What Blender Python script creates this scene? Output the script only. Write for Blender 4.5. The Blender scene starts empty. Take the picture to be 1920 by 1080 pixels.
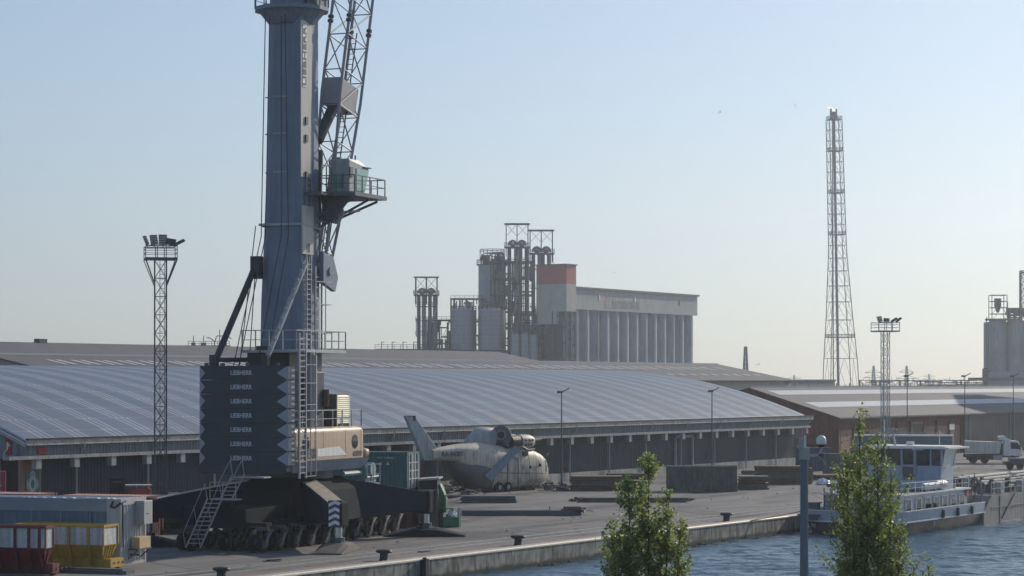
import bpy, math, random
from mathutils import Vector, Matrix
import numpy as np
R=math.radians
S=bpy.context.scene; C=S.collection
# ---------------- camera, world, sun, exposure ----------------
F=4400.0; H=10.0; HOR=715.0
cd=bpy.data.cameras.new('camera'); cam=bpy.data.objects.new('camera',cd); C.objects.link(cam)
cd.sensor_width=36; cd.lens=F/1920*36; cd.shift_y=(HOR-540)/1920; cd.clip_end=30000; cd.clip_start=1
cam.location=(0,0,H); cam.rotation_euler=(R(90),0,0); S.camera=cam
SUN_AZ=50.0; SUN_EL=27.0          # azimuth from +X towards +Y
w=bpy.data.worlds.new('World'); S.world=w; w.use_nodes=True
nt=w.node_tree; bg=nt.nodes['Background']; sk=nt.nodes.new('ShaderNodeTexSky'); sk.sky_type='NISHITA'; sk.sun_disc=False
sk.sun_elevation=R(SUN_EL); sk.sun_rotation=R(90-SUN_AZ); sk.air_density=1.0; sk.dust_density=0.7; sk.ozone_density=4.0; sk.altitude=0
gm=nt.nodes.new('ShaderNodeGamma'); gm.inputs[1].default_value=.72; gx=nt.nodes.new('ShaderNodeVectorMath'); gx.operation='MULTIPLY'; gx.inputs[1].default_value=(1.42,1.50,1.62)
nt.links.new(sk.outputs[0],gm.inputs[0]); nt.links.new(gm.outputs[0],gx.inputs[0]); nt.links.new(gx.outputs[0],bg.inputs[0]); bg.inputs[1].default_value=0.085
sl=bpy.data.lights.new('sun','SUN'); sl.energy=3.4; sl.angle=R(0.5); sl.color=(1,.89,.74)
so=bpy.data.objects.new('sun',sl); C.objects.link(so)
sd=Vector((math.cos(R(SUN_EL))*math.cos(R(SUN_AZ)),math.cos(R(SUN_EL))*math.sin(R(SUN_AZ)),math.sin(R(SUN_EL))))
so.rotation_euler=sd.to_track_quat('Z','Y').to_euler(); so.location=sd*200
S.view_settings.view_transform='Standard'; S.view_settings.look='None'; S.view_settings.exposure=0.4; S.view_settings.gamma=1
S.cycles.volume_bounces=0; S.cycles.max_bounces=6; S.cycles.transparent_max_bounces=12
# ---------------- frames ----------------
W0=Vector((36.3,285,0)); TH=math.atan2(.8532,.5216); U=Vector((math.cos(TH),math.sin(TH),0)); N=Vector((-math.sin(TH),math.cos(TH),0))
def W(s,t,z=0): return W0+U*s+N*t+Vector((0,0,z))
def G(px,py,z=0):                       # place seen at a picture position on the level z
    Y=F*(H-z)/(py-HOR); return Vector(((px-960)/F*Y,Y,z))
def zat(py,Y): return H-(py-HOR)*Y/F
def ST(p): d=p-W0; return d.dot(U),d.dot(N)
# ---------------- materials ----------------
MATS={}
def pm(name,col,rough=.6,metal=0,var=.18,scale=1.2,streak=0,bump=0,bscale=20,dark=(.3,.3,.3),spec=.4,stain=0,staincol=(.1,.05,.03)):
    if name in MATS: return MATS[name]
    m=bpy.data.materials.new(name); m.use_nodes=True; t=m.node_tree; b=t.nodes['Principled BSDF']
    b.inputs['Roughness'].default_value=rough; b.inputs['Metallic'].default_value=metal; b.inputs['Specular IOR Level'].default_value=spec
    tc=t.nodes.new('ShaderNodeTexCoord')
    n=t.nodes.new('ShaderNodeTexNoise'); n.inputs['Scale'].default_value=scale; n.inputs['Detail'].default_value=6; n.inputs['Roughness'].default_value=.65
    t.links.new(tc.outputs['Object'],n.inputs['Vector'])
    mr=t.nodes.new('ShaderNodeMapRange'); mr.inputs[1].default_value=.3; mr.inputs[2].default_value=.7; mr.inputs[3].default_value=1-var; mr.inputs[4].default_value=1+var*.6
    t.links.new(n.outputs['Fac'],mr.inputs[0]); last=mr.outputs[0]
    if streak:
        mp=t.nodes.new('ShaderNodeMapping'); mp.inputs['Scale'].default_value=(2.5,2.5,.18) if streak<.44 else (5,5,.5); t.links.new(tc.outputs['Object'],mp.inputs[0])
        n2=t.nodes.new('ShaderNodeTexNoise'); n2.inputs['Scale'].default_value=1.5; n2.inputs['Detail'].default_value=5; t.links.new(mp.outputs[0],n2.inputs['Vector'])
        m2=t.nodes.new('ShaderNodeMapRange'); m2.inputs[1].default_value=.42; m2.inputs[2].default_value=.68; m2.inputs[3].default_value=1; m2.inputs[4].default_value=1-streak
        t.links.new(n2.outputs['Fac'],m2.inputs[0]); mu=t.nodes.new('ShaderNodeMath'); mu.operation='MULTIPLY'; t.links.new(last,mu.inputs[0]); t.links.new(m2.outputs[0],mu.inputs[1]); last=mu.outputs[0]
    vm=t.nodes.new('ShaderNodeVectorMath'); vm.operation='SCALE'; vm.inputs[0].default_value=col; t.links.new(last,vm.inputs['Scale']); out=vm.outputs[0]
    if stain:
        n3=t.nodes.new('ShaderNodeTexNoise'); n3.inputs['Scale'].default_value=scale*2.3; n3.inputs['Detail'].default_value=8; t.links.new(tc.outputs['Object'],n3.inputs['Vector'])
        m3=t.nodes.new('ShaderNodeMapRange'); m3.inputs[1].default_value=.55; m3.inputs[2].default_value=.7; m3.inputs[3].default_value=0; m3.inputs[4].default_value=stain
        t.links.new(n3.outputs['Fac'],m3.inputs[0]); mx=t.nodes.new('ShaderNodeMix'); mx.data_type='RGBA'; t.links.new(m3.outputs[0],mx.inputs[0]); t.links.new(out,mx.inputs[6]); mx.inputs[7].default_value=(*staincol,1); out=mx.outputs[2]
    t.links.new(out,b.inputs['Base Color'])
    if bump:
        n4=t.nodes.new('ShaderNodeTexNoise'); n4.inputs['Scale'].default_value=bscale; n4.inputs['Detail'].default_value=4; t.links.new(tc.outputs['Object'],n4.inputs['Vector'])
        bp=t.nodes.new('ShaderNodeBump'); bp.inputs['Strength'].default_value=bump; bp.inputs['Distance'].default_value=.05; t.links.new(n4.outputs['Fac'],bp.inputs['Height']); t.links.new(bp.outputs[0],b.inputs['Normal'])
    MATS[name]=m; return m
M_dust_lit=pm('sunlit_dusty_paint',(.34,.29,.24),.8,var=.25,scale=2)  # tan of dusty arm tops with the sunlight painted in
M_chas=pm('chassis_black_paint',(.016,.02,.026),.9,var=.2,spec=.12)
M_paint=pm('crane_grey_paint',(.17,.22,.3),.5,var=.12,streak=.2)
M_paintd=pm('crane_dark_paint',(.03,.04,.055),.5,var=.15)
M_house=pm('machine_house_paint',(.40,.29,.2),.4,var=.08,streak=.12)
M_lgrey=pm('light_grey_paint',(.36,.37,.38),.5,var=.15,streak=.25)
M_white=pm('white_paint',(.72,.72,.7),.45,var=.1,streak=.15)
M_logo=pm('logo_grey',(.5,.53,.57),.6,var=.03)
M_logod=pm('logo_dark',(.07,.08,.1),.6,var=.03)
M_tyre=pm('tyre_rubber',(.012,.012,.013),.85,var=.2,scale=4)
M_rim=pm('wheel_rim',(.09,.09,.1),.5,metal=.3)
M_steel=pm('galvanised_steel',(.33,.35,.37),.45,metal=.5,var=.15)
M_dsteel=pm('dark_steel',(.09,.1,.115),.5,metal=.4)
M_chrome=pm('hydraulic_chrome',(.6,.62,.65),.2,metal=1,var=.05)
M_black=pm('black_metal',(.02,.022,.026),.6)
M_glass=pm('tinted_glass',(.02,.035,.04),.06,var=.02,spec=.8)
M_gglass=pm('green_glass',(.12,.32,.3),.08,var=.05,spec=.9)
M_rope=pm('steel_rope',(.04,.045,.05),.6)
M_boom=pm('boom_grey_paint',(.29,.29,.32),.5,var=.12)
M_hblue=pm('hazard_blue',(.03,.06,.11),.5,var=.05)
M_lou=pm('louvre_glare_steel',(.85,.78,.6),.35,metal=.2,var=.15)  # pale yellow base colour imitates sun glare on the louvres
M_rust=pm('rusty_steel',(.13,.075,.05),.85,var=.4,scale=2,stain=.6,staincol=(.2,.09,.05))
M_rustg=pm('grey_plate_steel',(.12,.11,.1),.7,var=.35,scale=1.5,stain=.5,staincol=(.17,.09,.055))
M_brick=pm('brown_brick',(.05,.03,.025),.9,var=.3,scale=3,bump=.4)
M_brickr=pm('red_brick_wall',(.18,.08,.06),.9,var=.22,scale=2,streak=.25)
M_brickp=pm('orange_brick_panel',(.33,.195,.15),.9,var=.18,scale=2,streak=.2)
M_wclad=pm('blue_grey_cladding',(.19,.215,.24),.6,var=.14,streak=.25)
M_wlow=pm('shaded_cladding',(.018,.028,.045),.65,var=.2,streak=.3)  # wall colour darkened to carry the shade under the canopy
M_fascia=pm('weathered_white_fascia',(.5,.48,.43),.7,var=.25,scale=1.5,stain=.75,staincol=(.1,.08,.06))
M_conc=pm('pale_concrete',(.4,.39,.37),.85,var=.25,scale=1,streak=.3)
M_roofb=pm('brown_roof_sheet',(.095,.091,.098),.75,var=.15,scale=.25)
M_roofd=pm('dark_roof_sheet',(.075,.075,.08),.75,var=.15,scale=.3)
M_roofw=pm('white_roof_strip',(.42,.44,.46),.6,var=.12,scale=.6)
M_beige=pm('beige_wall',(.46,.44,.39),.8,var=.12,scale=.4,streak=.15)
M_red=pm('faded_red_cladding',(.42,.115,.105),.7,var=.08,scale=.3)
M_silo=pm('silo_concrete',(.29,.32,.36),.75,var=.3,scale=.08,streak=.3)
M_tank=pm('tank_steel',(.26,.3,.34),.4,metal=.45,var=.12,scale=.3,streak=.2)
M_plant=pm('plant_steel',(.055,.075,.1),.6,var=.2,scale=.4)
M_plantr=pm('plant_red_steel',(.16,.08,.08),.6,var=.2,scale=.4)
M_heli=pm('weathered_cream_paint',(.54,.49,.41),.55,var=.16,scale=.9,streak=.45,stain=.4,staincol=(.26,.21,.16))
M_helig=pm('weathered_grey_paint',(.33,.37,.4),.55,var=.2,scale=1,streak=.3)
M_helid=pm('dark_engine_metal',(.05,.05,.055),.5,var=.3,scale=3)
M_yel=pm('yellow_paint',(.4,.26,.04),.5,var=.15,streak=.2,stain=.3,staincol=(.25,.15,.05))
M_skw=pm('skip_white_paint',(.5,.51,.53),.6,var=.18,scale=2.5,streak=.35,stain=.5,staincol=(.2,.15,.12))
M_dred=pm('skip_red_paint',(.13,.018,.02),.5,var=.2,stain=.3,staincol=(.12,.06,.05))
M_teal=pm('teal_container_paint',(.05,.13,.14),.55,var=.15,streak=.2)
M_cred=pm('red_container_paint',(.11,.035,.03),.6,var=.2,streak=.3)
M_cblue=pm('blue_container_paint',(.035,.07,.13),.55,var=.15,streak=.2)
M_cgreen=pm('green_container_paint',(.06,.12,.11),.6,var=.2,streak=.2)
M_cgrey=pm('grey_container_paint',(.11,.115,.105),.75,var=.25,streak=.5,stain=.5,staincol=(.13,.08,.05))
M_mgreen=pm('machine_green_paint',(.06,.2,.11),.5,var=.2)
M_wood=pm('pale_timber',(.5,.36,.22),.8,var=.2,scale=5)
M_bag=pm('white_plastic',(.7,.72,.74),.35,var=.1,bump=.5,bscale=8)
M_hullb=pm('hull_blue_black',(.03,.04,.055),.5,var=.2)
M_hullw=pm('hull_pale_blue',(.36,.42,.5),.4,var=.1,streak=.15)
M_hullg=pm('hull_grey',(.21,.2,.19),.5,var=.2,streak=.4)
M_signr=pm('sign_red',(.35,.03,.04),.5,var=.05)
M_signg=pm('sign_green',(.02,.13,.09),.5,var=.05)
M_bird=pm('gull_feathers',(.25,.25,.26),.8)
M_pylon=pm('pylon_steel',(.12,.14,.18),.6)
# ---------------- mesh builder ----------------
class MB:
    def __init__(s): s.v=[]; s.f=[]; s.m=[]; s.isl=[]
    def add(s,vs,fs,mi=0):
        vs=list(vs); o=len(s.v); s.isl.append((o,o+len(vs),len(s.f),len(s.f)+len(fs))); s.v.extend([tuple(v) for v in vs]); s.f.extend([tuple(i+o for i in f) for f in fs]); s.m.extend([mi]*len(fs)); return s
    def box(s,x0,x1,y0,y1,z0,z1,mi=0):
        return s.add([(x0,y0,z0),(x1,y0,z0),(x1,y1,z0),(x0,y1,z0),(x0,y0,z1),(x1,y0,z1),(x1,y1,z1),(x0,y1,z1)],[(0,3,2,1),(4,5,6,7),(0,1,5,4),(1,2,6,5),(2,3,7,6),(3,0,4,7)],mi)
    def bar(s,p,q,a,b=None,mi=0,up=(0,0,1)):      # square bar p-q, a wide, b high
        p=Vector(p);q=Vector(q); b=a if b is None else b; d=(q-p)
        if d.length<1e-6: return s
        d.normalize(); u=Vector(up)
        if abs(d.dot(u))>.98: u=Vector((1,0,0))
        r=d.cross(u).normalized(); u=r.cross(d).normalized(); r=r*a/2; u=u*b/2
        return s.add([p-r-u,p+r-u,p+r+u,p-r+u,q-r-u,q+r-u,q+r+u,q-r+u],[(0,3,2,1)[::-1],(4,5,6,7)[::-1],(0,1,5,4)[::-1],(1,2,6,5)[::-1],(2,3,7,6)[::-1],(3,0,4,7)[::-1]],mi)
    def tube(s,p,q,r,n=8,r2=None,mi=0,cap=True):
        p=Vector(p);q=Vector(q); r2=r if r2 is None else r2; d=(q-p).normalized(); u=Vector((0,0,1)) if abs(d.z)<.95 else Vector((1,0,0))
        a=d.cross(u).normalized(); b=d.cross(a); vs=[]
        for P,rr in ((p,r),(q,r2)):
            for i in range(n):
                t=2*math.pi*i/n; vs.append(P+a*math.cos(t)*rr+b*math.sin(t)*rr)
        fs=[(i,(i+1)%n,n+(i+1)%n,n+i) for i in range(n)]
        if cap: fs+=[tuple(range(n))[::-1],tuple(range(n,2*n))]
        return s.add(vs,fs,mi)
    def path(s,pts,r,n=6,mi=0):
        for a,b in zip(pts,pts[1:]): s.tube(a,b,r,n,mi=mi)
        return s
    def prism(s,poly,axis,a,b,mi=0):              # poly in the two other axes, extruded a..b along axis
        n=len(poly); vs=[]
        for h in (a,b):
            for (p,q) in poly: vs.append((h,p,q) if axis=='x' else (p,h,q) if axis=='y' else (p,q,h))
        return s.add(vs,[(i,(i+1)%n,n+(i+1)%n,n+i) for i in range(n)]+[tuple(range(n))[::-1],tuple(range(n,2*n))],mi)
    def loft(s,rings,cap=True,mi=0,closed=True):
        n=len(rings[0]); vs=[p for r in rings for p in r]; fs=[]
        for k in range(len(rings)-1):
            for i in range(n if closed else n-1): fs.append((k*n+i,k*n+(i+1)%n,(k+1)*n+(i+1)%n,(k+1)*n+i))
        if cap and closed: fs+=[tuple(range(n))[::-1],tuple(range((len(rings)-1)*n,len(rings)*n))]
        return s.add(vs,fs,mi)
    def grid_sheet(s,pts,mi=0): return s.loft(pts,False,mi,False)
    def corr(s,p,q,z0,z1,pitch=.3,dep=.04,mi=0,out=None):   # corrugated wall p->q (xy)
        p=Vector((p[0],p[1],0));q=Vector((q[0],q[1],0)); L=(q-p).length; d=(q-p)/L; nr=Vector((d.y,-d.x,0)); k=max(2,int(L/pitch)); vs=[];st=L/k
        for i in range(k):
            for (a,o) in ((0,0),(.3,dep),(.5,dep),(.8,0)):
                P=p+d*(i+a)*st+nr*o; vs+= [(P.x,P.y,z0),(P.x,P.y,z1)]
        vs+=[(q.x,q.y,z0),(q.x,q.y,z1)]; m=len(vs)//2
        return s.add(vs,[(2*i,2*i+2,2*i+3,2*i+1) for i in range(m-1)],mi)
    def build(s,name,mat,parent=None,smooth=False,loc=None,rz=0,bevel=0):
        me=bpy.data.meshes.new(name); me.from_pydata(s.v,[],s.f)
        ms=mat if isinstance(mat,(list,tuple)) else [mat]
        for m in ms: me.materials.append(m)
        if len(ms)>1: me.polygons.foreach_set('material_index',s.m)
        if smooth: me.polygons.foreach_set('use_smooth',[True]*len(s.f))
        me.validate(); me.update(); o=bpy.data.objects.new(name,me); C.objects.link(o)
        if parent: o.parent=parent
        if loc is not None: o.location=loc
        if rz: o.rotation_euler=(0,0,rz)
        if smooth:
            try: me.set_sharp_from_angle(angle=R(35))
            except Exception: pass
        if bevel:
            b=o.modifiers.new('bevel','BEVEL'); b.width=bevel; b.segments=2; b.limit_method='ANGLE'
        return o
def _near(a,b,tol): return all(a[0][i]-tol<=b[1][i] and b[0][i]-tol<=a[1][i] for i in range(3))
def each(mb,name,mat,parent,tol=.03,**kw):         # every separate piece of mb as a part of its own
    bx=[]
    for (v0,v1,f0,f1) in mb.isl:
        P=mb.v[v0:v1]; bx.append((tuple(min(p[i] for p in P) for i in range(3)),tuple(max(p[i] for p in P) for i in range(3))))
    n=len(bx); g=list(range(n))
    def root(i):
        while g[i]!=i: i=g[i]
        return i
    for i in range(n):
        for j in range(i+1,n):
            if _near(bx[i],bx[j],tol): g[root(i)]=root(j)
    out={}
    for i in range(n): out.setdefault(root(i),[]).append(i)
    res=[]
    for k,ids in out.items():
        m=MB()
        for i in ids: v0,v1,f0,f1=mb.isl[i]; m.add(mb.v[v0:v1],[tuple(q-v0 for q in f) for f in mb.f[f0:f1]],mb.m[f0] if f1>f0 else 0)
        res.append(m.build(name,mat,parent,**kw))
    return res
def tag(o,label,cat,group=None,kind=None):
    if label: o['label']=label
    if cat: o['category']=cat
    if group: o['group']=group
    if kind: o['kind']=kind
    return o
def thing(name,label,cat,loc=(0,0,0),rz=0,group=None):
    o=bpy.data.objects.new(name,None); C.objects.link(o); o.location=loc; o.rotation_euler=(0,0,rz); return tag(o,label,cat,group)
def dup(root,loc,rz,label=None):
    r=root.copy(); C.objects.link(r); r.location=loc; r.rotation_euler=(0,0,rz)
    if label: r['label']=label
    for ch in list(root.children):
        c=ch.copy(); C.objects.link(c); c.parent=r
        for g in ch.children: d=g.copy(); C.objects.link(d); d.parent=c
    return r
def struct(name,mb,mat,smooth=False,loc=None,rz=0): o=mb.build(name,mat,None,smooth,loc,rz); o['kind']='structure'; return o
def text(name,s,org,right,up,h,mat,parent,width=None,off=.0,depth=.012):
    cu=bpy.data.curves.new('t','FONT'); cu.body=s; cu.size=1; cu.offset=off; cu.extrude=.5; cu.align_x='LEFT'
    o=bpy.data.objects.new('t',cu); C.objects.link(o); dg=bpy.context.evaluated_depsgraph_get(); me=bpy.data.meshes.new_from_object(o.evaluated_get(dg))
    bpy.data.objects.remove(o); bpy.data.curves.remove(cu)
    n=len(me.vertices); a=np.empty(n*3); me.vertices.foreach_get('co',a); a=a.reshape(n,3)
    mn=a.min(0); mx=a.max(0); sy=h/(mx[1]-mn[1]); sx=sy if width is None else width/(mx[0]-mn[0])
    r=np.array(Vector(right).normalized()); u=np.array(Vector(up).normalized()); k=np.cross(r,u)
    b=np.outer((a[:,0]-mn[0])*sx,r)+np.outer((a[:,1]-mn[1])*sy,u)+np.outer(a[:,2]*depth,k)+np.array(org)
    me.vertices.foreach_set('co',b.ravel()); me.materials.clear(); me.materials.append(mat); me.update(); me.name=name
    q=bpy.data.objects.new(name,me); C.objects.link(q); q.parent=parent; return q
def lattice(mb,w0,w1,z0,z1,n,r=.05,r2=None,cx=0,cy=0,x=True,chords=True):
    r2=r2 or r*.6; P=[(-1,-1),(1,-1),(1,1),(-1,1)]
    def pt(c,k,n=n): f=k/n; h=(w0+(w1-w0)*f)/2; return Vector((cx+P[c][0]*h,cy+P[c][1]*h,z0+(z1-z0)*f))
    for c in range(4):
        if chords: mb.tube(pt(c,0),pt(c,n),r,6)
        d=(c+1)%4
        for k in range(n):
            mb.bar(pt(c,k+1),pt(d,k+1),r2*1.6)
            mb.bar(pt(c,k),pt(d,k+1),r2*1.6)
            if x: mb.bar(pt(d,k),pt(c,k+1),r2*1.6)
def rail(mb,pts,h=1.1,r=.025,post=1.5,mid=True,closed=False):
    pts=[Vector(p) for p in pts]; 
    if closed: pts=pts+[pts[0]]
    up=Vector((0,0,h))
    for a,b in zip(pts,pts[1:]):
        mb.bar(a+up,b+up,r*2); 
        if mid: mb.bar(a+up*.5,b+up*.5,r*1.4)
        k=max(1,round((b-a).length/post))
        for i in range(k+1): p=a.lerp(b,i/k); mb.bar(p,p+up,r*2)
def ladder(mb,p,q,wdir,w=.45,r=.03,step=.3):
    p=Vector(p);q=Vector(q);wd=Vector(wdir).normalized()*w/2; mb.bar(p-wd,q-wd,r*2); mb.bar(p+wd,q+wd,r*2); k=int((q-p).length/step)
    for i in range(1,k): c=p.lerp(q,i/k); mb.bar(c-wd,c+wd,r*1.3)
# ======================= SETTING =======================
QT=-44.5; WZ=-1.2
def node_mat(name): m=bpy.data.materials.new(name); m.use_nodes=True; return m,m.node_tree,m.node_tree.nodes['Principled BSDF']
# quay asphalt
m,t,b=node_mat('worn_quay_asphalt'); tc=t.nodes.new('ShaderNodeTexCoord')
def nz(sc,det=6,vec=None,sca=None):
    n=t.nodes.new('ShaderNodeTexNoise'); n.inputs['Scale'].default_value=sc; n.inputs['Detail'].default_value=det
    if sca: mp=t.nodes.new('ShaderNodeMapping'); mp.inputs['Scale'].default_value=sca; t.links.new(tc.outputs['Object'],mp.inputs[0]); t.links.new(mp.outputs[0],n.inputs['Vector'])
    else: t.links.new(tc.outputs['Object'],n.inputs['Vector'])
    return n.outputs['Fac']
def mixc(f,a,bb,lo=.4,hi=.6):
    r=t.nodes.new('ShaderNodeMapRange'); r.inputs[1].default_value=lo; r.inputs[2].default_value=hi; t.links.new(f,r.inputs[0])
    x=t.nodes.new('ShaderNodeMix'); x.data_type='RGBA'; t.links.new(r.outputs[0],x.inputs[0])
    for i,c in ((6,a),(7,bb)):
        if isinstance(c,tuple): x.inputs[i].default_value=(*c,1)
        else: t.links.new(c,x.inputs[i])
    return x.outputs[2]
c1=mixc(nz(.12,8,sca=(1,3,1)),(.12,.118,.118),(.185,.178,.172),.35,.65)
c2=mixc(nz(.5,6,sca=(.35,1.4,1)),c1,(.19,.14,.12),.56,.7)
c3=mixc(nz(.05,4,sca=(1,5,1)),c2,(.075,.072,.072),.52,.62)
c4=mixc(nz(6,4),c3,(.2,.19,.18),.62,.8)
c5=mixc(nz(.9,3,sca=(.06,5,1)),c4,(.085,.08,.078),.6,.68)
c6=mixc(nz(.33,7,sca=(1,1,1)),c5,(.24,.165,.135),.62,.72)
c6=mixc(nz(.7,5,sca=(.8,1,1)),c6,(.05,.048,.047),.66,.7)
vo=t.nodes.new('ShaderNodeTexVoronoi'); vo.feature='DISTANCE_TO_EDGE'; vo.inputs['Scale'].default_value=.09; t.links.new(tc.outputs['Object'],vo.inputs['Vector'])
c7=mixc(vo.outputs['Distance'],(.07,.065,.06),c6,.0,.018)
t.links.new(c7,b.inputs['Base Color']); b.inputs['Roughness'].default_value=.8; b.inputs['Specular IOR Level'].default_value=.25
M_asph=m
g=MB(); g.add([(-900,QT+.9,0),(6000,QT+.9,0),(6000,7000,0),(-900,7000,0)],[(0,1,2,3)]); struct('quay_ground',g,M_asph,loc=W0,rz=TH)
g=MB(); g.box(-900,6000,-300,-80.6,-4,-.02); struct('near_bank',g,pm('bank_earth',(.1,.1,.06),.9),loc=W0,rz=TH)
# quay wall (a thing)
m,t,b=node_mat('stained_quay_concrete'); tc=t.nodes.new('ShaderNodeTexCoord')
c1=mixc(nz(1.1,8,sca=(1,1,.7)),(.13,.12,.1),(.34,.32,.28),.38,.62)
c2=mixc(nz(1.0,6,sca=(3,3,.5)),c1,(.07,.065,.05),.52,.66)
sx=t.nodes.new('ShaderNodeSeparateXYZ'); t.links.new(tc.outputs['Object'],sx.inputs[0]); ng=t.nodes.new('ShaderNodeMath'); ng.operation='MULTIPLY_ADD'; ng.inputs[1].default_value=-1; ng.inputs[2].default_value=0; t.links.new(sx.outputs[2],ng.inputs[0])
ad=t.nodes.new('ShaderNodeMath'); ad.operation='MULTIPLY_ADD'; t.links.new(nz(.8,6),ad.inputs[0]); ad.inputs[1].default_value=.5; t.links.new(ng.outputs[0],ad.inputs[2])
c3=mixc(ad.outputs[0],c2,(.03,.035,.02),1.12,1.32)
t.links.new(c3,b.inputs['Base Color']); b.inputs['Roughness'].default_value=.85; M_qw=m
qw=thing('quay_wall','stained grey concrete quay wall along the dock with a bright worn steel edge','quay wall',W(-60,QT,0),TH)
g=MB()
for k in range(-10,20):
    x0=k*14.2; g.box(x0,x0+14.16,.0,.9,-3.5,-.06)
g.build('wall_block',M_qw,qw,bevel=.03)
g=MB()
for k in range(-10,20):
    x0=k*14.2; g.box(x0,x0+14.17,.1,.94,-.06,.03)
g.build('coping',M_conc,qw)
g=MB(); g.loft([[(x,.1,.055),(x,.02,.04),(x,-.035,0),(x,-.04,-.09),(x,.1,-.09)] for x in (-150,280)]); g.build('edge_nosing',pm('worn_steel_nosing',(.62,.55,.45),.45,metal=.35,var=.2,scale=3),qw,smooth=True)
s0,_=ST(G(775,1047)); 
g=MB(); g.box(s0+60-.35,s0+60+.35,-.12,.0,-1.6,.0); g.tube((s0+60-.2,-.2,.1),(s0+60-.2,-.2,-1.6),.12); g.build('fender',M_black,qw)
g=MB(); rnd=random.Random(3)
for i in range(900):
    x=rnd.uniform(-80,110); y=rnd.uniform(-1.3,.0); r=rnd.uniform(.08,.2); z=-1.27+.15*(y+1.3)/1.3
    a=[Vector((rnd.uniform(-1,1),rnd.uniform(-1,1),rnd.uniform(-.6,.8))).normalized()*r*rnd.uniform(.7,1.2) for _ in range(5)]
    a=[Vector((math.cos(q*1.26)*r,math.sin(q*1.26)*r,rnd.uniform(-.2,.1)*r)) for q in range(5)]
    c=Vector((x,y,z)); top=c+Vector((rnd.uniform(-.3,.3)*r,rnd.uniform(-.3,.3)*r,.55*r)); g.add([c+v for v in a]+[top],[(q,(q+1)%5,5) for q in range(5)])
tag(g.build('rubble',pm('dark_wet_stones',(.03,.03,.024),.95,var=.4,scale=2),None,loc=W(-60,QT,0),rz=TH),'dark wet stones at the waterline below the quay wall','rubble',kind='stuff')
# crane rails
for nm,t0,lab in (('crane_rail',-39.4,'pale crane rail line sunk in the quay, farther from the quay edge'),('crane_rail',-41.0,'pale crane rail line sunk in the quay, nearer the quay edge')):
    g=MB(); g.box(-260,300,-.06,.06,.0,.035); g.box(-260,300,-.28,-.1,0,.006,1); g.box(-260,300,.1,.28,0,.006,1)
    tag(g.build(nm,[pm('rail_steel',(.5,.48,.45),.35,metal=.6),pm('rail_bed',(.22,.21,.2),.8)],None,loc=W(0,t0,.004),rz=TH),lab,'rail')
g=MB(); g.box(-260,300,-.4,.4,0,.004); struct('quay_edge_strip',g,pm('rusty_asphalt',(.2,.15,.125),.85,var=.3,scale=1),loc=W(0,-42.9,.004),rz=TH)
# water
m,t,b=node_mat('dock_water'); tc=t.nodes.new('ShaderNodeTexCoord')
b.inputs['Base Color'].default_value=(.016,.075,.125,1); b.inputs['Roughness'].default_value=.2; b.inputs['IOR'].default_value=1.33
mr_=t.nodes.new('ShaderNodeMapping'); mr_.inputs['Rotation'].default_value=(0,0,TH); t.links.new(tc.outputs['Object'],mr_.inputs[0])
def wv(sc,det,sca):
    mp=t.nodes.new('ShaderNodeMapping'); mp.inputs['Scale'].default_value=sca; t.links.new(mr_.outputs[0],mp.inputs[0]); n=t.nodes.new('ShaderNodeTexNoise'); n.inputs['Scale'].default_value=sc; n.inputs['Detail'].default_value=det; t.links.new(mp.outputs[0],n.inputs['Vector']); return n.outputs['Fac']
n1=wv(1.5,4,(.75,1.25,1)); n2=wv(5,3,(.8,1.3,1))
ad=t.nodes.new('ShaderNodeMath'); ad.operation='MULTIPLY_ADD'; t.links.new(n2,ad.inputs[0]); ad.inputs[1].default_value=.25; t.links.new(n1,ad.inputs[2])
bp=t.nodes.new('ShaderNodeBump'); bp.inputs['Strength'].default_value=1; bp.inputs['Distance'].default_value=.18; t.links.new(ad.outputs[0],bp.inputs['Height']); t.links.new(bp.outputs[0],b.inputs['Normal']); M_water=m
def axis(a,b,st,lo,hi):
    x=list(np.arange(a,b+1e-6,st)); q=x[0]; d=st; L=[]
    while q>lo: d*=1.6; q-=d; L.append(max(q,lo))
    q=x[-1]; d=st; Rr=[]
    while q<hi: d*=1.6; q+=d; Rr.append(min(q,hi))
    return np.array(L[::-1]+x+Rr)
ss=axis(-175,-60,.3,-900,6000); tt=axis(-78,QT+.5,.26,-300,QT+.5)
Sg,Tg=np.meshgrid(ss,tt); rs=np.random.RandomState(5); Z=np.zeros_like(Sg)
for i in range(46):
    lam=rs.uniform(.9,1)*(0.8+2.4*(i/45)**1.5); ang=rs.normal(.55,.5); k=2*math.pi/lam; Z+=.0062*lam**.8*np.sin(k*(Sg*math.cos(ang)+Tg*math.sin(ang))+rs.uniform(0,6.28))
Z=Z*np.clip(1-(np.abs(Sg+115)-65)/50,0,1)
nr,nc=Sg.shape; v=np.stack([Sg.ravel(),Tg.ravel(),Z.ravel()],1); idx=np.arange(nr*nc).reshape(nr,nc)
f=np.stack([idx[:-1,:-1].ravel(),idx[:-1,1:].ravel(),idx[1:,1:].ravel(),idx[1:,:-1].ravel()],1)
me=bpy.data.meshes.new('water'); me.from_pydata(v.tolist(),[],f.tolist()); me.materials.append(M_water); me.polygons.foreach_set('use_smooth',[True]*len(f)); me.update()
o=bpy.data.objects.new('water',me); C.objects.link(o); o.location=W(0,0,WZ); o.rotation_euler=(0,0,TH); o['kind']='structure'

# ======================= WAREHOUSES =======================
BAY=8.06; L1=17*BAY-2.3
wh=thing('arched_warehouse','long warehouse with blue grey barrel roof and dark ribbed front behind the quay','warehouse',W(-2.3,0),TH)
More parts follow.
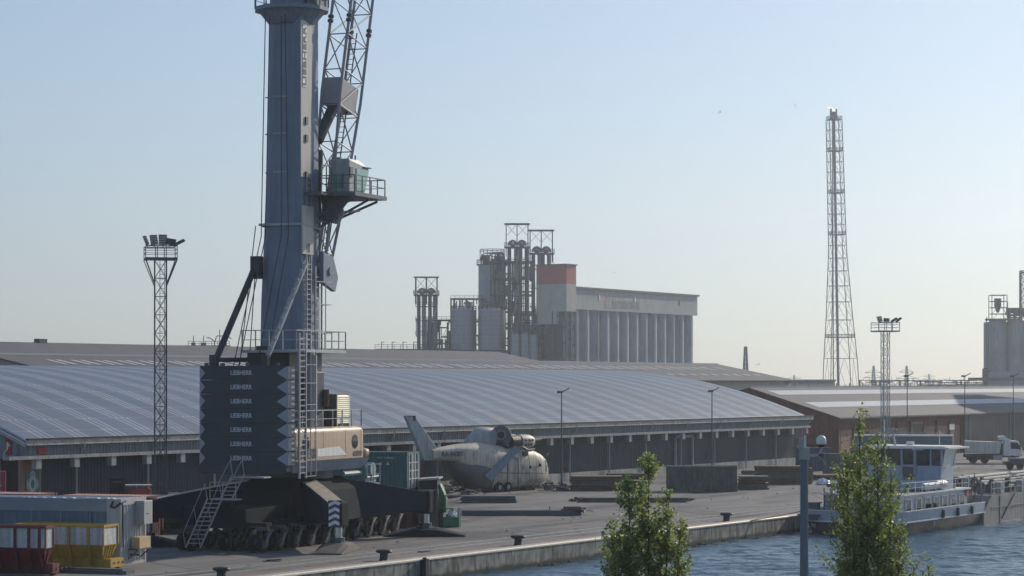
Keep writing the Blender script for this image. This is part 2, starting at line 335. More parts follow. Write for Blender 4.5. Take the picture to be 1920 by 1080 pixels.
# roof material
m,t,b=node_mat('arched_roof_sheets'); uvn=t.nodes.new('ShaderNodeUVMap'); uvn.uv_map='roof'; sx=t.nodes.new('ShaderNodeSeparateXYZ'); t.links.new(uvn.outputs[0],sx.inputs[0]); tc=t.nodes.new('ShaderNodeTexCoord')
def mth(op,a,bb=None,c=None):
    n=t.nodes.new('ShaderNodeMath'); n.operation=op
    for i,q in enumerate((a,bb,c)):
        if q is None: continue
        if isinstance(q,(int,float)): n.inputs[i].default_value=q
        else: t.links.new(q,n.inputs[i])
    return n.outputs[0]
sU=sx.outputs[0]; sV=sx.outputs[1]
row=mth('FLOOR',mth('DIVIDE',sV,2.35)); wn0=t.nodes.new('ShaderNodeTexWhiteNoise'); wn0.noise_dimensions='1D'; t.links.new(row,wn0.inputs['W'])
sh=mth('MULTIPLY_ADD',mth('SUBTRACT',wn0.outputs[0],.5),.28,sU)
fr=mth('FRACT',mth('DIVIDE',sh,4.03)); band=mth('LESS_THAN',fr,.46)
st_=mth('FRACT',mth('DIVIDE',sh,.62)); ln=mth('LESS_THAN',st_,.42)
wn=t.nodes.new('ShaderNodeTexWhiteNoise'); wn.noise_dimensions='2D'; cb=t.nodes.new('ShaderNodeCombineXYZ'); t.links.new(mth('FLOOR',mth('DIVIDE',sh,4.03)),cb.inputs[0]); t.links.new(row,cb.inputs[1]); t.links.new(cb.outputs[0],wn.inputs[0])
lap=mth('GREATER_THAN',mth('FRACT',mth('DIVIDE',sV,2.35)),.95)
rand=mth('MULTIPLY_ADD',wn.outputs[0],.2,.7)
msk=mth('MULTIPLY',mth('MULTIPLY',band,mth('MAXIMUM',ln,mth('MULTIPLY',lap,.8))),rand)
base=mixc(nz(.3,7,sca=(1,.4,1)),(.092,.13,.18),(.115,.155,.21),.35,.65)
base=mixc(mth('MULTIPLY',mth('MULTIPLY',band,mth('SUBTRACT',1.0,ln)),nz(.8,3)),base,(.155,.15,.165),.4,.7)
col=mixc(msk,base,(.27,.31,.38),0,1)
col=mixc(mth('MULTIPLY',lap,.28),col,(.36,.38,.4),0,1)
dt=nz(.09,8,sca=(1,.25,1)); col=mixc(dt,col,(.10,.12,.15),.55,.85)
t.links.new(col,b.inputs['Base Color']); b.inputs['Roughness'].default_value=.6; b.inputs['Specular IOR Level'].default_value=.3; M_roof1=m
def archz(tt): return 5.9+5.5*(1-(1-tt/28)**2)
ts=[-.9+i*(56+1.8)/48 for i in range(49)]; nS=140
vs=[];fs=[];uv=[]
arc=[0]
for a,bq in zip(ts,ts[1:]): arc.append(arc[-1]+math.hypot(bq-a,archz(bq)-archz(a)))
xs=[-L1-.5+i*(L1+1.0)/nS for i in range(nS+1)]
for j,tq in enumerate(ts):
    for x in xs: vs.append((x,tq,archz(tq)))
n=nS+1
for j in range(48):
    for i in range(nS): fs.append((j*n+i,j*n+i+1,(j+1)*n+i+1,(j+1)*n+i)); uv+= [(xs[i],arc[j]),(xs[i+1],arc[j]),(xs[i+1],arc[j+1]),(xs[i],arc[j+1])]
me=bpy.data.meshes.new('roof'); me.from_pydata(vs,[],fs); me.materials.append(M_roof1); ul=me.uv_layers.new(name='roof'); ul.data.foreach_set('uv',[c for p in uv for c in p]); me.polygons.foreach_set('use_smooth',[True]*len(fs))
o=bpy.data.objects.new('roof',me); C.objects.link(o); o.parent=wh; sm=o.modifiers.new('thickness','SOLIDIFY'); sm.thickness=.08; sm.offset=-1
ex=MB()
for (xa,xb) in ((-L1-.56,-L1-.5),(.5,.56)):
    ex.loft([[(xa,q,archz(q)-.25),(xb,q,archz(q)-.25),(xb,q,archz(q)+.03),(xa,q,archz(q)+.03)] for q in ts])
each(ex,'verge_trim',M_lgrey,wh)
f1=MB(); f1.box(-L1-.5,.55,-1.12,-.9,5.42,5.80); f1.build('fascia',M_fascia,wh)
f1=MB(); f1.box(-L1-.5,.5,-1.2,-.92,5.80,5.92); f1.build('gutter',M_black,wh)
c=MB(); c.corr((-L1,-.7),(0,-.7),4.62,5.5,.36,.05); c.corr((-L1,.56),(-L1,-.7),4.62,5.5,.36,.05); c.build('upper_cladding',M_wclad,wh)
c=MB()
for k in range(34):
    x=-k*4.03; c.box(x-4.0,x,-1.02,-.55,4.42,4.66)
c.build('canopy_beam',M_conc,wh)
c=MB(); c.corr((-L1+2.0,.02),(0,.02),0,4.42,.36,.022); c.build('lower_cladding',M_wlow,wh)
c=MB(); c.box(-L1+36,0,-.12,.0,0,.85); c.build('plinth',M_conc,wh)
c=MB(); c.box(-L1+.0,-L1+2.0,-.08,.3,0,4.42); c.build('brick_pier',M_brickp,wh)
for k in range(18):
    x=-k*BAY-.25; c=MB(); c.path([(x,-1.1,5.7),(x,-1.05,5.2),(x,-.78,4.9),(x,-.78,4.42)],.07); c.path([(x,-.3,4.42),(x,-.3,0)],.09); c.build('downpipe',M_lgrey,wh)
for k in range(34):
    x=-k*4.03-.9; c=MB(); c.box(x-.27,x+.27,-.96,-.5,3.72,4.42); c.build('bracket',M_lgrey,wh)
c=MB(); c.bar((-40.5+7,-.1,0),(-40.5+7,-.1,3.9),.2); c.bar((-36.4+7,-.1,0),(-36.4+7,-.1,3.9),.2); c.bar((-40.5+7,-.1,4),(-36.4+7,-.1,4),.2,.3); c.build('door_frame',M_conc,wh)
# gable ends
for sx_,nm in ((-L1,'left'),(0,'right')):
    c=MB(); pl=[(0,4.42)]+[(q,archz(q)-.1) for q in ts if 0<q<56]+[(56,4.42)]; 
    c.prism(pl,'x',sx_ if sx_<0 else sx_-.15,sx_+.15 if sx_<0 else sx_); c.build('gable_cladding',M_wclad,wh)
    c=MB(); c.box(min(sx_,sx_-.1) if sx_==0 else sx_,sx_+.3 if sx_<0 else sx_-.0,0.31,56,0,4.42); c.build('gable_wall',M_brick if sx_<0 else M_brickr,wh)
c=MB(); c.box(-L1,0,55.8,56,0,5.9); c.build('rear_wall',M_brick,wh)
c=MB(); c.box(-L1-.05,-L1-.01,.9,1.5,4.75,6.0); sg=c.build('red_board',M_signr,wh)
c=MB(); c.box(-L1-.06,-L1-.05,1.0,1.4,5.3,5.5); c.build('lettering_strip',M_skw,sg)
c=MB(); c.box(-L1+.9,-L1+1.9,-.80,-.74,4.75,5.25); c.build('red_plate',M_signr,wh)
# emblem sign
eb=MB(); eb.box(-L1+.35,-L1+1.75,-.13,-.09,1.5,3.6); es=eb.build('emblem_sign',M_signg,wh)
ob=MB(); n=40
def rosette(r0,r1,lob):
    vs=[];cxx=-L1+1.05;cz=2.6
    for i in range(n):
        a=2*math.pi*i/n; k=1+lob*math.cos(4*a)
        for rr in (r0,r1*k): vs.append((cxx+math.cos(a)*rr*.62,-.145,cz+math.sin(a)*rr))
    return vs,[(2*i,2*((i+1)%n),2*((i+1)%n)+1,2*i+1) for i in range(n)]
ob.add(*rosette(.32,.68,.08)); ob.add(*rosette(.78,.9,.08)); ob.build('emblem',M_skw,es)
# exit sign on gable
ST1=MB(); ST1.box(-L1-.06,-L1-.01,1.35,4.35,1.6,3.6); xs_=ST1.build('exit_sign',M_signr,wh)
text('lettering','EXIT',(-L1-.07,4.05,1.8),(0,-1,0),(0,0,1),.75,M_skw,xs_,2.2,.02)
bd=MB()
for a,bq in (((4.28,1.68),(1.42,1.68)),((1.42,1.68),(1.42,3.52)),((1.42,3.52),(4.28,3.52)),((4.28,3.52),(4.28,1.68))): bd.bar((-L1-.07,a[0],a[1]),(-L1-.07,bq[0],bq[1]),.05)
bd.build('border',M_skw,xs_)
# second warehouse (brown roof)
def gable_shed(name,label,s0,s1,t0,t1,ze,zr,roofm,wallm,parts=()):
    r=thing(name,label,'warehouse',W(s0,t0),TH); L=s1-s0; D=t1-t0; c=MB(); c.prism([(0,ze-.05),(D/2,zr-.1),(D,ze-.05),(D,0),(0,0)],'x',.0,L); c.build('wall',wallm,r)
    c=MB(); a=.8; k=(zr-ze)/(D/2); th=.14
    for sg in (0,1):
        y0,y1=(-a,D/2) if sg==0 else (D+a,D/2); z0=ze-k*a
        c.loft([[(x,y0,z0),(x,y1,zr),(x,y1,zr+th),(x,y0,z0+th)] for x in (-.6,L+.6)])
    c.build('roof',roofm,r)
    return r,L,D,k
r2,L,D,k=gable_shed('brown_roof_warehouse','wide warehouse with brown roof and rows of small white skylights behind the arched warehouse',-60.7,129.3,62,92.8,10.2,13.1,M_roofb,M_beige)
def slab_on(mb,x0,x1,y0,y1,zf,h=.05,sk=0):
    mb.add([(x0,y0,zf(y0)+h),(x1,y0,zf(y0)+h),(x1+sk,y1,zf(y1)+h),(x0+sk,y1,zf(y1)+h)],[(0,1,2,3)])
zf=lambda y:10.2+k*y+.14
rn=random.Random(8); x=6.0; i=0
while x<183:
    c=MB(); slab_on(c,x,x+.8,8.6,11.6,zf); slab_on(c,x+1.6,x+2.4,8.6,11.6,zf); c.build('skylight',M_roofw,r2); x+=4.15 if (i%5!=4) else 5.2; i+=1
for q in range(9):
    x=150+q*4.2; c=MB(); slab_on(c,x,x+1.4,3.5,4.8,zf); c.build('skylight',M_roofw,r2)
c=MB(); c.box(-.6,L+.6,D/2-.35,D/2+.35,13.1,13.34); c.build('ridge_cap',M_roofw,r2)
r3,L,D,k=gable_shed('rear_warehouse','farthest warehouse roof, plain brown, rising highest behind the other roofs',-320,104.8,93.5,126.5,12.1,15.3,M_roofb,M_roofd)
for q in (0,1):
    p=G(28+q*228,0); c=MB(); xx=292+q*11; c.box(xx,xx+1.6,D/2-.5,D/2+.5,15.3,15.95); c.build('roof_vent',M_dsteel,r3)
# low brick shed on the right
r4=thing('brick_shed','long low red brick shed with white roof strips, right of the arched warehouse','shed',W(7.7,0),TH)
L=620; D=25
c=MB(); c.prism([(0,5.5),(11.8,9.0),(D,5.5),(D,0),(0,0)],'x',0,L); c.build('wall',M_brickr,r4)
k=(9.1-5.56)/11.8; c=MB(); th=.12
c.loft([[(x,-.6,5.56-k*.6),(x,11.8,9.1),(x,11.8,9.1+th),(x,-.6,5.56-k*.6+th)] for x in (-.5,L)])
c.loft([[(x,D+.6,5.3),(x,11.8,9.1),(x,11.8,9.1+th),(x,D+.6,5.3+th)] for x in (-.5,L)]); c.build('roof',M_roofb,r4)
zf=lambda y:5.56+k*y+th
for (y0,y1,x0) in ((8.6,10.4,2.0),(3.4,5.5,2.5)): c=MB(); slab_on(c,x0,L-1,y0,y1,zf,.03); c.build('roof_strip',M_roofw,r4)
c=MB(); c.box(-.5,L,11.7,11.9,9.22,9.34); 
for q in range(90): c.box(q*4.5,q*4.5+.12,11.74,11.86,9.34,9.75)
c.build('ridge_rail',M_lgrey,r4)
c=MB()
for q in range(120): c.bar((q*.9-.3,-.7,5.3),(q*.9-.3,-.45,5.42),.12,.16)
c.box(-.5,L,-.68,-.6,5.28,5.42); c.build('eaves_gutter',M_dsteel,r4)
for q in range(9):
    x=1.2+q*4.75
    if q==5: continue
    c=MB(); c.box(x,x+3.3,-.06,0,.4,3.9); c.build('wall_panel',M_brickp,r4)
for q in range(10):
    x=.2+q*4.75; c=MB(); c.box(x,x+.55,-.2,0,0,4.5); c.box(x-.05,x+.6,-.24,0,4.5,4.65); c.build('pier',M_brickr,r4)
c=MB(); c.box(24.9,28.6,-.08,0,0,4.3); c.build('doorway',M_black,r4)
c=MB(); c.box(24.5,24.9,-.14,0,0,4.3); c.box(28.6,29.0,-.14,0,0,4.3); c.box(24.5,29,-.14,0,4.3,4.6); c.build('door_surround',M_brickp,r4)
c=MB(); c.box(38.0,39.9,-.3,-.24,3.3,4.1); c.build('white_sign',M_white,r4)
c=MB(); c.box(-.06,0,3.2,5.8,3.5,4.3); sg=c.build('red_sign',M_signr,r4)
c=MB(); c.corr((43.5,-.3),(L,-.3),0,5.25,.6,.06); c.build('plain_cladding',pm('brown_grey_cladding',(.2,.155,.14),.75,var=.1,scale=.3,streak=.2),r4)
for x in (44,45.3,62,63.5,78,96): c=MB(); c.tube((x,-.5,0),(x,-.5,5.3),.1); c.build('downpipe',M_lgrey,r4)
# low dark block with name
lb=thing('low_block','low dark grey building with black lettering under the flare tower','building',W(129.8,92),TH)
Lb=88; c=MB(); c.box(0,Lb,0,12,0,10.05); c.build('wall',pm('slate_cladding',(.17,.2,.22),.7,var=.1,scale=.3),lb)
c=MB(); c.box(-.2,Lb+.2,-.2,12.2,10.05,10.4); c.build('parapet',M_dsteel,lb)
text('lettering','KATOEN-NATIE',(-6,-.05,8.4),(1,0,0),(0,0,1),1.15,M_logod,lb,17,.03)

# litter on the quay
rl=random.Random(17); g=MB()
for i in range(230):
    s_=rl.uniform(-190,30); t_=rl.uniform(-42,-2); a=rl.uniform(0,6.28); l=rl.uniform(.04,.22); hh=rl.uniform(.02,.06); c_=Vector((s_,t_,0)); d=Vector((math.cos(a),math.sin(a),0)); g.bar(c_+Vector((0,0,hh/2+.005)),c_+d*l+Vector((0,0,hh/2+.005)),rl.uniform(.04,.15),hh,mi=i%3)
o=g.build('litter',[M_rust,M_dsteel,M_conc],None,loc=W0,rz=TH); tag(o,'small scraps of steel, timber and stone strewn over the quay','litter',kind='stuff')
# ======================= HARBOUR CRANE =======================
CR=thing('mobile_harbour_crane','tall dark grey mobile harbour crane with stacked black counterweights and raised lattice boom','crane',(-13.45,146.8,0),R(68.2))
# chassis
c=MB(); c.box(-9.6,9.8,-1.5,1.5,1.35,2.5); c.prism([(-5,1.2),(5,1.2),(4.2,3.4),(2.4,4.05),(-2.4,4.05),(-4.2,3.4)],'y',-1.9,1.9); c.prism([(-3.4,1.4),(3.4,1.4),(2.9,3.3),(2.0,4.0),(-2.0,4.0),(-2.9,3.3)],'x',-2.4,2.4)
c.build('chassis',M_chas,CR,bevel=.04)
c=MB(); c.tube((0,0,4.0),(0,0,4.5),2.3,32); c.build('slewing_ring',M_dsteel,CR,smooth=True)
M_arm=pm('outrigger_blue_black',(.02,.03,.043),.85,var=.2,spec=.15)
def arm(px,py,i):
    d=Vector((px,py,0)); L=d.length; d.normalize(); n=Vector((-d.y,d.x,0))*.55; c=MB(); rr=[]
    for q,zb,zt in ((.8,1.2,4.0),(2.6,1.2,3.95),(L*.55,1.35,3.55),(L-.2,1.75,2.85)):
        p=d*q; rr.append([p-n+Vector((0,0,zb)),p+n+Vector((0,0,zb)),p+n+Vector((0,0,zt)),p-n+Vector((0,0,zt))])
    c.loft(rr); a=c.build('outrigger_arm',M_arm,CR,bevel=.04)
    e=Vector((0,0,.012)); c=MB(); c.loft([[rr[k][3]+e*.2+n*.12,rr[k][2]+e*.2-n*.12,rr[k][2]+e-n*.12,rr[k][3]+e+n*.12] for k in (1,2,3)]); c.build('sunlit_dusty_top',M_dust_lit,a)  # tan plate paints sunlight onto the dusty arm top
    c=MB(); pr=[]
    c.box(px-.5,px+.5,py-.5,py+.5,1.45,2.95); c.build('arm_head',M_chas,CR,bevel=.12)
    j=MB(); j.tube((px,py,1.5),(px,py,.75),.27,16); jk=j.build('jack',M_chrome,CR,smooth=True)
    j=MB(); j.tube((px,py,.5),(px,py,.85),.42,12); j.box(px-.45,px+.45,py-.45,py+.45,.45,.62); j.build('jack_foot',M_dsteel,jk)
    return a
PADS=[(-7.3,-6.4,0),(7.6,-5.4,1),(-7.4,6.3,1),(7.3,6.2,1)]
for (px,py,o_) in PADS:
    arm(px,py,o_)
    c=MB(); a=R(-68.2) if o_ else R(0)+R(12)
    ca,sa=math.cos(a),math.sin(a)
    Lh,Wh=(2.6,1.0) if o_ else (2.5,.85)
    def P(x,y,z): return (px+x*ca-y*sa,py+x*sa+y*ca,z)
    sec=[]
    for x,zt in ((-Lh,.10),(-.7,.55),(.7,.55),(Lh,.10)):
        sec.append([P(x,-Wh,.02),P(x,Wh,.02),P(x,Wh,zt*.8),P(x,Wh*.6,zt),P(x,-Wh*.6,zt),P(x,-Wh,zt*.8)])
    c.loft(sec); c.build('support_pad',M_arm if o_ else M_rustg,CR)
# chevron boards
def chevron(org,right,up,wd,ht):
    org=Vector(org); r=Vector(right).normalized(); u=Vector(up).normalized(); k=r.cross(u)
    c=MB(); vs=[org-r*wd/2+k*e for e in (0,.04)]; 
    c.add([org-r*wd/2,org+r*wd/2,org+r*wd/2+u*ht,org-r*wd/2+u*ht,org-r*wd/2+k*.04,org+r*wd/2+k*.04,org+r*wd/2+u*ht+k*.04,org-r*wd/2+u*ht+k*.04],[(0,3,2,1),(4,5,6,7),(0,1,5,4),(1,2,6,5),(2,3,7,6),(3,0,4,7)])
    b_=c.build('hazard_board',M_hblue,CR)
    s=MB(); st=ht/4.2
    for i in range(4):
        z=i*st*1.05; 
        for sg in (-1,1):
            pts=[(0,z+st*.5),(sg*wd*.46,z),(sg*wd*.46,z+st*.55),(0,z+st*1.05)]
            s.add([org+r*a+u*min(bq,ht)+k*.047 for a,bq in pts],[(0,1,2,3)])
    s.build('chevrons',M_white,b_)
th0=R(68.2); toc=lambda vx,vy:(vx*math.cos(th0)+vy*math.sin(th0),-vx*math.sin(th0)+vy*math.cos(th0),0)
chevron((-7.85,-6.5,1.5),toc(1,0),(0,0,1),.82,1.55)
chevron((8.15,-5.6,1.55),(.5,.87,0),(0,0,1),.8,1.4)
chevron((-7.95,6.5,1.5),toc(1,.1),(0,0,1),.8,1.4)
# wheels
def wheelset(x,y,flip):
    k=MB()
    for s_ in (-.3,.3):
        k.tube((x,y+s_-.14,.52),(x,y+s_+.14,.52),.52,24)
    wv=k.build('wheel',M_tyre,CR,smooth=True,bevel=.05)
    k=MB(); k.tube((x,y-.46,.52),(x,y+.46,.52),.26,16); k.tube((x,y-.48,.52),(x,y+.48,.52),.1,8); k.build('rim',M_rim,wv,smooth=True)
    k=MB(); k.tube((x+.55,y,1.28),(x+.55,y,1.5),.42,20)
    for s_ in (-.52,.52):
        k.prism([(x+.9,1.3),(x+.3,1.32),(x-.02,.75),(x-.1,.45),(x+.1,.42),(x+.35,.85)],'y',y+s_-.04,y+s_+.04)
    for s_ in (-.6,.6): k.path([(x+.55,y+s_,1.22),(x+.1,y+s_,1.0),(x-.28,y+s_,.62),(x-.5,y+s_,.3)],.035,6)
    k.build('wheel_fork',M_dsteel,CR)
for i in range(10):
    for y in (-2.35,2.35): wheelset(-9.6+i*2.05,y,0)
for i in range(8): wheelset(-8.8+i*2.35,.0,0) if i in (0,7) else None
c=MB(); 
for i in range(10): c.box(-9.6+i*2.05+.2,-9.6+i*2.05+.9,-2.8,2.8,1.5,1.72)
each(c,'axle_beam',M_chas,CR)
# boarding stairs
sm=MB(); ladder(sm,(-10.6,1.4,.25),(-10.0,.3,3.1),toc(1,0),.85,.05,.28)
rv=Vector(toc(1,0))*.43
for s_ in (-1,1):
    a=Vector((-10.6,1.4,.25))+rv*s_; b_=Vector((-10.0,.3,3.1))+rv*s_; sm.bar(a+Vector((-.3,0,.9)),b_+Vector((-.3,0,.9)),.04); sm.bar(a,a+Vector((-.3,0,.9)),.04); sm.bar(b_,b_+Vector((-.3,0,.9)),.04)
    sm.bar(a.lerp(b_,.5),a.lerp(b_,.5)+Vector((-.3,0,.9)),.04)
sm.build('boarding_stairs',M_lgrey,CR)
sm=MB(); sm.box(-10.2,-9.4,-1.2,.5,3.05,3.13); rail(sm,[(-10.2,.5,3.1),(-10.2,-1.2,3.1)],1.0,.02,.8)
ladder(sm,(-9.9,-.4,3.1),(-9.5,-1.0,4.5),toc(1,0),.7,.045,.25)
for s_ in (-1,1): sm.bar(Vector((-10.15,-.4,4.0))+rv*s_*.8,Vector((-9.75,-1.0,5.4))+rv*s_*.8,.04); sm.bar(Vector((-9.5,-1.0,4.5))+rv*s_*.8,Vector((-9.75,-1.0,5.4))+rv*s_*.8,.04)
sm.box(-9.9,-9.0,-2.9,-.9,4.35,4.43)
sm.build('upper_stairs',M_lgrey,CR)
c=MB(); c.box(-9.7,-8.9,1.9,2.6,1.6,2.6); c.box(-9.65,-9,-.5,.6,2.0,2.9); each(c,'control_box',M_chas,CR)
# uppercarriage deck
HX0,HX1=-6.4,3.6; HY=-3.02
c=MB(); c.prism([(HY,5.2),(HY+.35,4.5),(3.02-.35,4.5),(3.02,5.2)],'x',HX0,HX1+.6); c.build('deck_skirt',M_paint,CR)
# machinery house with rounded top edges
def rrect(y0,y1,z0,z1,r,n=6):
    pts=[(y0,z0),(y1,z0)]
    for i in range(n+1): a=math.pi/2*i/n; pts.append((y1-r+math.cos(a)*r,z1-r+math.sin(a)*r))
    for i in range(n+1): a=math.pi/2*(1+i/n); pts.append((y0+r+math.cos(a)*r,z1-r+math.sin(a)*r))
    return pts
c=MB(); rings=[]
for x,ins in ((HX0,0),(HX1-.5,0),(HX1-.25,.06),(HX1-.08,.18),(HX1,.38)):
    rings.append([(x,y,z) for y,z in rrect(HY+ins*.8,3.02-ins*.8,5.2,7.2-ins,.38)])
c.loft(rings); hs=c.build('machine_house',M_house,CR,smooth=True)
c=MB(); c.box(HX1-.02,HX1+.75,HY,3.0,5.2,5.75); c.build('front_step',M_house,CR,bevel=.2)
for x,wr in ((-4.75,.44),(2.05,.40)):
    c=MB(); c.tube((x,HY-.01,6.22),(x,HY+.05,6.22),wr+.06,32); c.build('window_ring',M_dsteel,CR)
    c=MB(); vs=[(x+math.cos(2*math.pi*i/32)*wr,HY-.025,6.22+math.sin(2*math.pi*i/32)*wr) for i in range(32)]; vs2=[(a,HY-.0,d) for a,_,d in vs]; c.loft([vs,vs2]); c.build('round_window',M_glass,CR)
c=MB()
for x in (-3.6,-2.4,.7,2.95): c.box(x-.015,x+.015,HY-.006,HY,5.3,7.0)
each(c,'panel_joint',M_paintd,CR)
text('lettering','LIEBHERR',(HX0+.15,HY-.02,5.32),(1,0,0),(0,0,1),.62,M_logod,CR,2.9,.012)
c=MB(); c.prism([(-3.2,5.42),(-3.2,5.88),(-.2,5.98),(.9,5.42)],'y',HY-.012,HY); c.prism([(-6.35,5.3),(-6.35,6.0),(-6.25,6.0),(-6.25,5.3)],'y',HY-.012,HY); each(c,'white_stripe',M_white,CR)
text('number','600',(1.75,HY-.02,5.3),(1,0,0),(0,0,1),.36,M_logod,CR,1.3,.03)
# counterweights
cz=4.98; ch=.85; M_cw=pm('counterweight_paint',(.028,.042,.058),.6,var=.12)
c=MB(); c.prism([(-2.95,4.98),(-2.95,4.6),(-2.8,4.45),(2.8,4.45),(2.95,4.6),(2.95,4.98)],'x',-7.2,HX0); c.build('counterweight_base',M_paintd,CR)
lg=None
for i in range(7):
    z0=cz+i*ch; c=MB(); c.prism([(-3.05,z0+.006),(-3.05,z0+ch-.006),(2.88,z0+ch-.006),(2.88,z0+.006)],'x',-7.18,HX0+.12)
    sl_=c.build('counterweight_slab',M_cw,CR)
    if lg is None: lg=text('lettering','LIEBHERR',(-7.2,.62+.15,z0+.3),(0,-1,0),(0,0,1),.27,M_logo,sl_,1.45,.022)
    else: q=lg.copy(); C.objects.link(q); q.parent=sl_; q.location=(0,0,i*ch)
    c=MB(); zc=z0+ch/2
    c.add([(-7.195,-3.06,z0),(-7.195,-3.06,z0+ch),(-7.195,-2.32,zc)],[(0,2,1)]); c.add([(-7.195,2.88,z0),(-7.195,2.88,z0+ch),(-7.195,2.5,zc)],[(0,1,2)])
    each(c,'corner_triangle',pm('triangle_grey',(.3,.33,.37),.6,var=.05),sl_)  # pale grey triangles at both edges of the slab
    c=MB(); c.box(-7.18,HX0+.1,-3.075,-3.056,z0+.04,z0+ch-.04); c.build('lit_side_plate',M_lgrey,sl_)  # light grey plate imitates sun on the side of the dark slab
c=MB()
for y in (2.6,1.5,-.2,-2.2): c.box(-6.95,-6.75,y-.1,y+.1,10.93,11.1)
each(c,'lifting_lug',M_dsteel,CR)
# deck equipment
c=MB(); c.box(-6.2,-.6,-2.2,2.6,7.2,10.6); c.box(-3.6,.9,-1.3,1.6,7.2,11.9); c.build('winch_housing',M_paintd,CR,bevel=.05)
c=MB(); c.tube((-2.9,-2.45,7.3),(-2.9,-2.45,11.6),.36,20); c.tube((-2.9,-2.45,11.6),(-2.9,-2.45,11.9),.22,12); c.build('exhaust_silencer',M_lgrey,CR,smooth=True)
c=MB(); c.box(.35,2.2,-2.55,-1.3,7.2,9.2); lb_=c.build('cooler_housing',M_rustg,CR,bevel=.03)
c=MB()
for i in range(14): z=7.4+i*.125; c.prism([(-2.56,z),(-2.62,z-.02),(-2.6,z+.06),(-2.56,z+.1)],'x',.45,2.1)
c.box(.36,.44,-2.62,-2.56,7.25,9.2); c.box(2.1,2.18,-2.62,-2.56,7.25,9.2); c.build('louvres',M_lou,lb_)
c=MB(); c.tube((-.6,-2.3,8.4),(-.6,-2.3,9.5),.22); c.build('exhaust_stub',M_rust,CR)
c=MB(); rail(c,[(HX0,HY+.1,7.18),(HX1-.4,HY+.1,7.18),(HX1-.4,2.8,7.18)],1.05,.03,1.45); c.build('deck_railing',M_steel,CR)
# tower
def oct_(cx,cy,hx,hy,z,rl,rr):
    pts=[]
    for (sx_,sy_,r) in ((-1,-1,rr),(1,-1,rr),(1,1,rl),(-1,1,rl)):
        for i in range(5):
            a0={(-1,-1):math.pi,(1,-1):1.5*math.pi,(1,1):0,(-1,1):.5*math.pi}[(sx_,sy_)]; a=a0+math.pi/2*i/4
            pts.append((cx+sx_*(hx-r)+math.cos(a)*r,cy+sy_*(hy-r)+math.sin(a)*r,z))
    return pts
TCY=.72
c=MB(); c.loft([oct_(.2,TCY,1.3,1.62,z,.8,.12) for z in (7.2,11.0)]+[oct_(.2,TCY-.02,1.3,1.58,15,.85,.12),oct_(.2,TCY-.05,1.25,1.5,18,.9,.1),oct_(.2,TCY-.17,1.2,1.38,24,.9,.1),oct_(.2,TCY-.25,1.15,1.3,33.2,.9,.1),oct_(.2,TCY-.25,1.15,1.3,40,.9,.1)]); tw=c.build('tower',M_paint,CR,smooth=True)
c=MB()
for z in (23.0,25.4,27.7): c.box(-1.04,-1.0,.15,1.15,z,z+.09); c.box(-.98,-.94,1.35,1.72,z-.03,z+.05)
c.build('tower_steps',M_lgrey,tw)
c=MB(); c.box(-1.15,-1.0,-.85,2.1,19.7,19.85); c.tube((-1.1,1.9,19.7),(1.3,1.9,19.6),.07); c.tube((-1.15,-.95,19.75),(1.3,-1.0,19.55),.07); c.build('tower_band',M_steel,tw)
c=MB(); c.box(-.95,-.4,-.89,-.86,28.3,32.2); wl=c.build('name_board',M_white,CR)
text('lettering','LIEBHERR',(-.47,-.90,28.4),(0,0,1),(-1,0,0),.42,M_logod,wl,3.7,.022)
c=MB()
for z in (26.0,24.9,22.6): c.box(-.6,-.3,-.95,-.68,z,z+.45); 
c.box(-.7,-.2,-1.0,-.74,18,18.6); each(c,'junction_box',M_dsteel,CR)
c=MB(); c.box(-1.13,.35,-.86,-.80,22.7,32.4); c.box(-1.18,.3,-1.0,-.9,17.9,20.9); each(c,'sunlit_side_plate',pm('sunlit_grey_paint',(.44,.42,.4),.5,var=.08,streak=.12),CR)  # added paler plates imitate the sunlit side of the tower
# ladder on the tower side
c=MB(); 
ladder(c,(-.3,-.98,12),(-.3,-.98,17.6),(1,0,0),.6,.04,.3); ladder(c,(-.2,-.92,17.6),(-.2,-.92,23),(1,0,0),.6,.04,.3)
ladder(c,(.9,-1.05,11.9),(.9,-1.05,17.2),(1,0,0),.9,.05,.6)
for z in (14.8,13.0,16.2): c.bar((-.7,-1.0,z),(-.7,-1.7,z),.05); c.bar((1.4,-1.0,z),(1.4,-1.7,z),.05); c.bar((-.7,-1.7,z),(1.4,-1.7,z),.05)
c.bar((.6,-1.7,13.0),(.6,-1.7,16.2),.05); c.build('tower_ladder',M_steel,CR)
c=MB(); ladder(c,(HX0+.6,HY-.3,4.2),(HX0+.6,HY-.3,12.9),(1,0,0),.85,.06,.33)
for x in (HX0+1.7,HX0+2.4): c.bar((x,HY-.3,4.3),(x,HY-.3,12.9),.05)
for z in (4.3,6.5,8.6,9.9,11.0): c.bar((HX0+.9,HY-.3,z),(HX0+2.4,HY-.3,z),.05)
c.build('deck_ladder',M_boom,CR)
# lower platform
c=MB(); c.box(-5.6,-3.2,-3.35,-2.35,11.75,11.9); c.box(-4.6,2.2,-2.35,-.7,11.75,11.95); c.box(-4.6,-1.2,-.7,1.4,11.75,11.9); rail(c,[(-4.6,1.4,11.95),(-4.6,-2.3,11.95),(2.2,-2.3,11.95),(2.2,-.9,11.95)],1.15,.03,1.0); c.build('lower_platform',M_steel,CR)
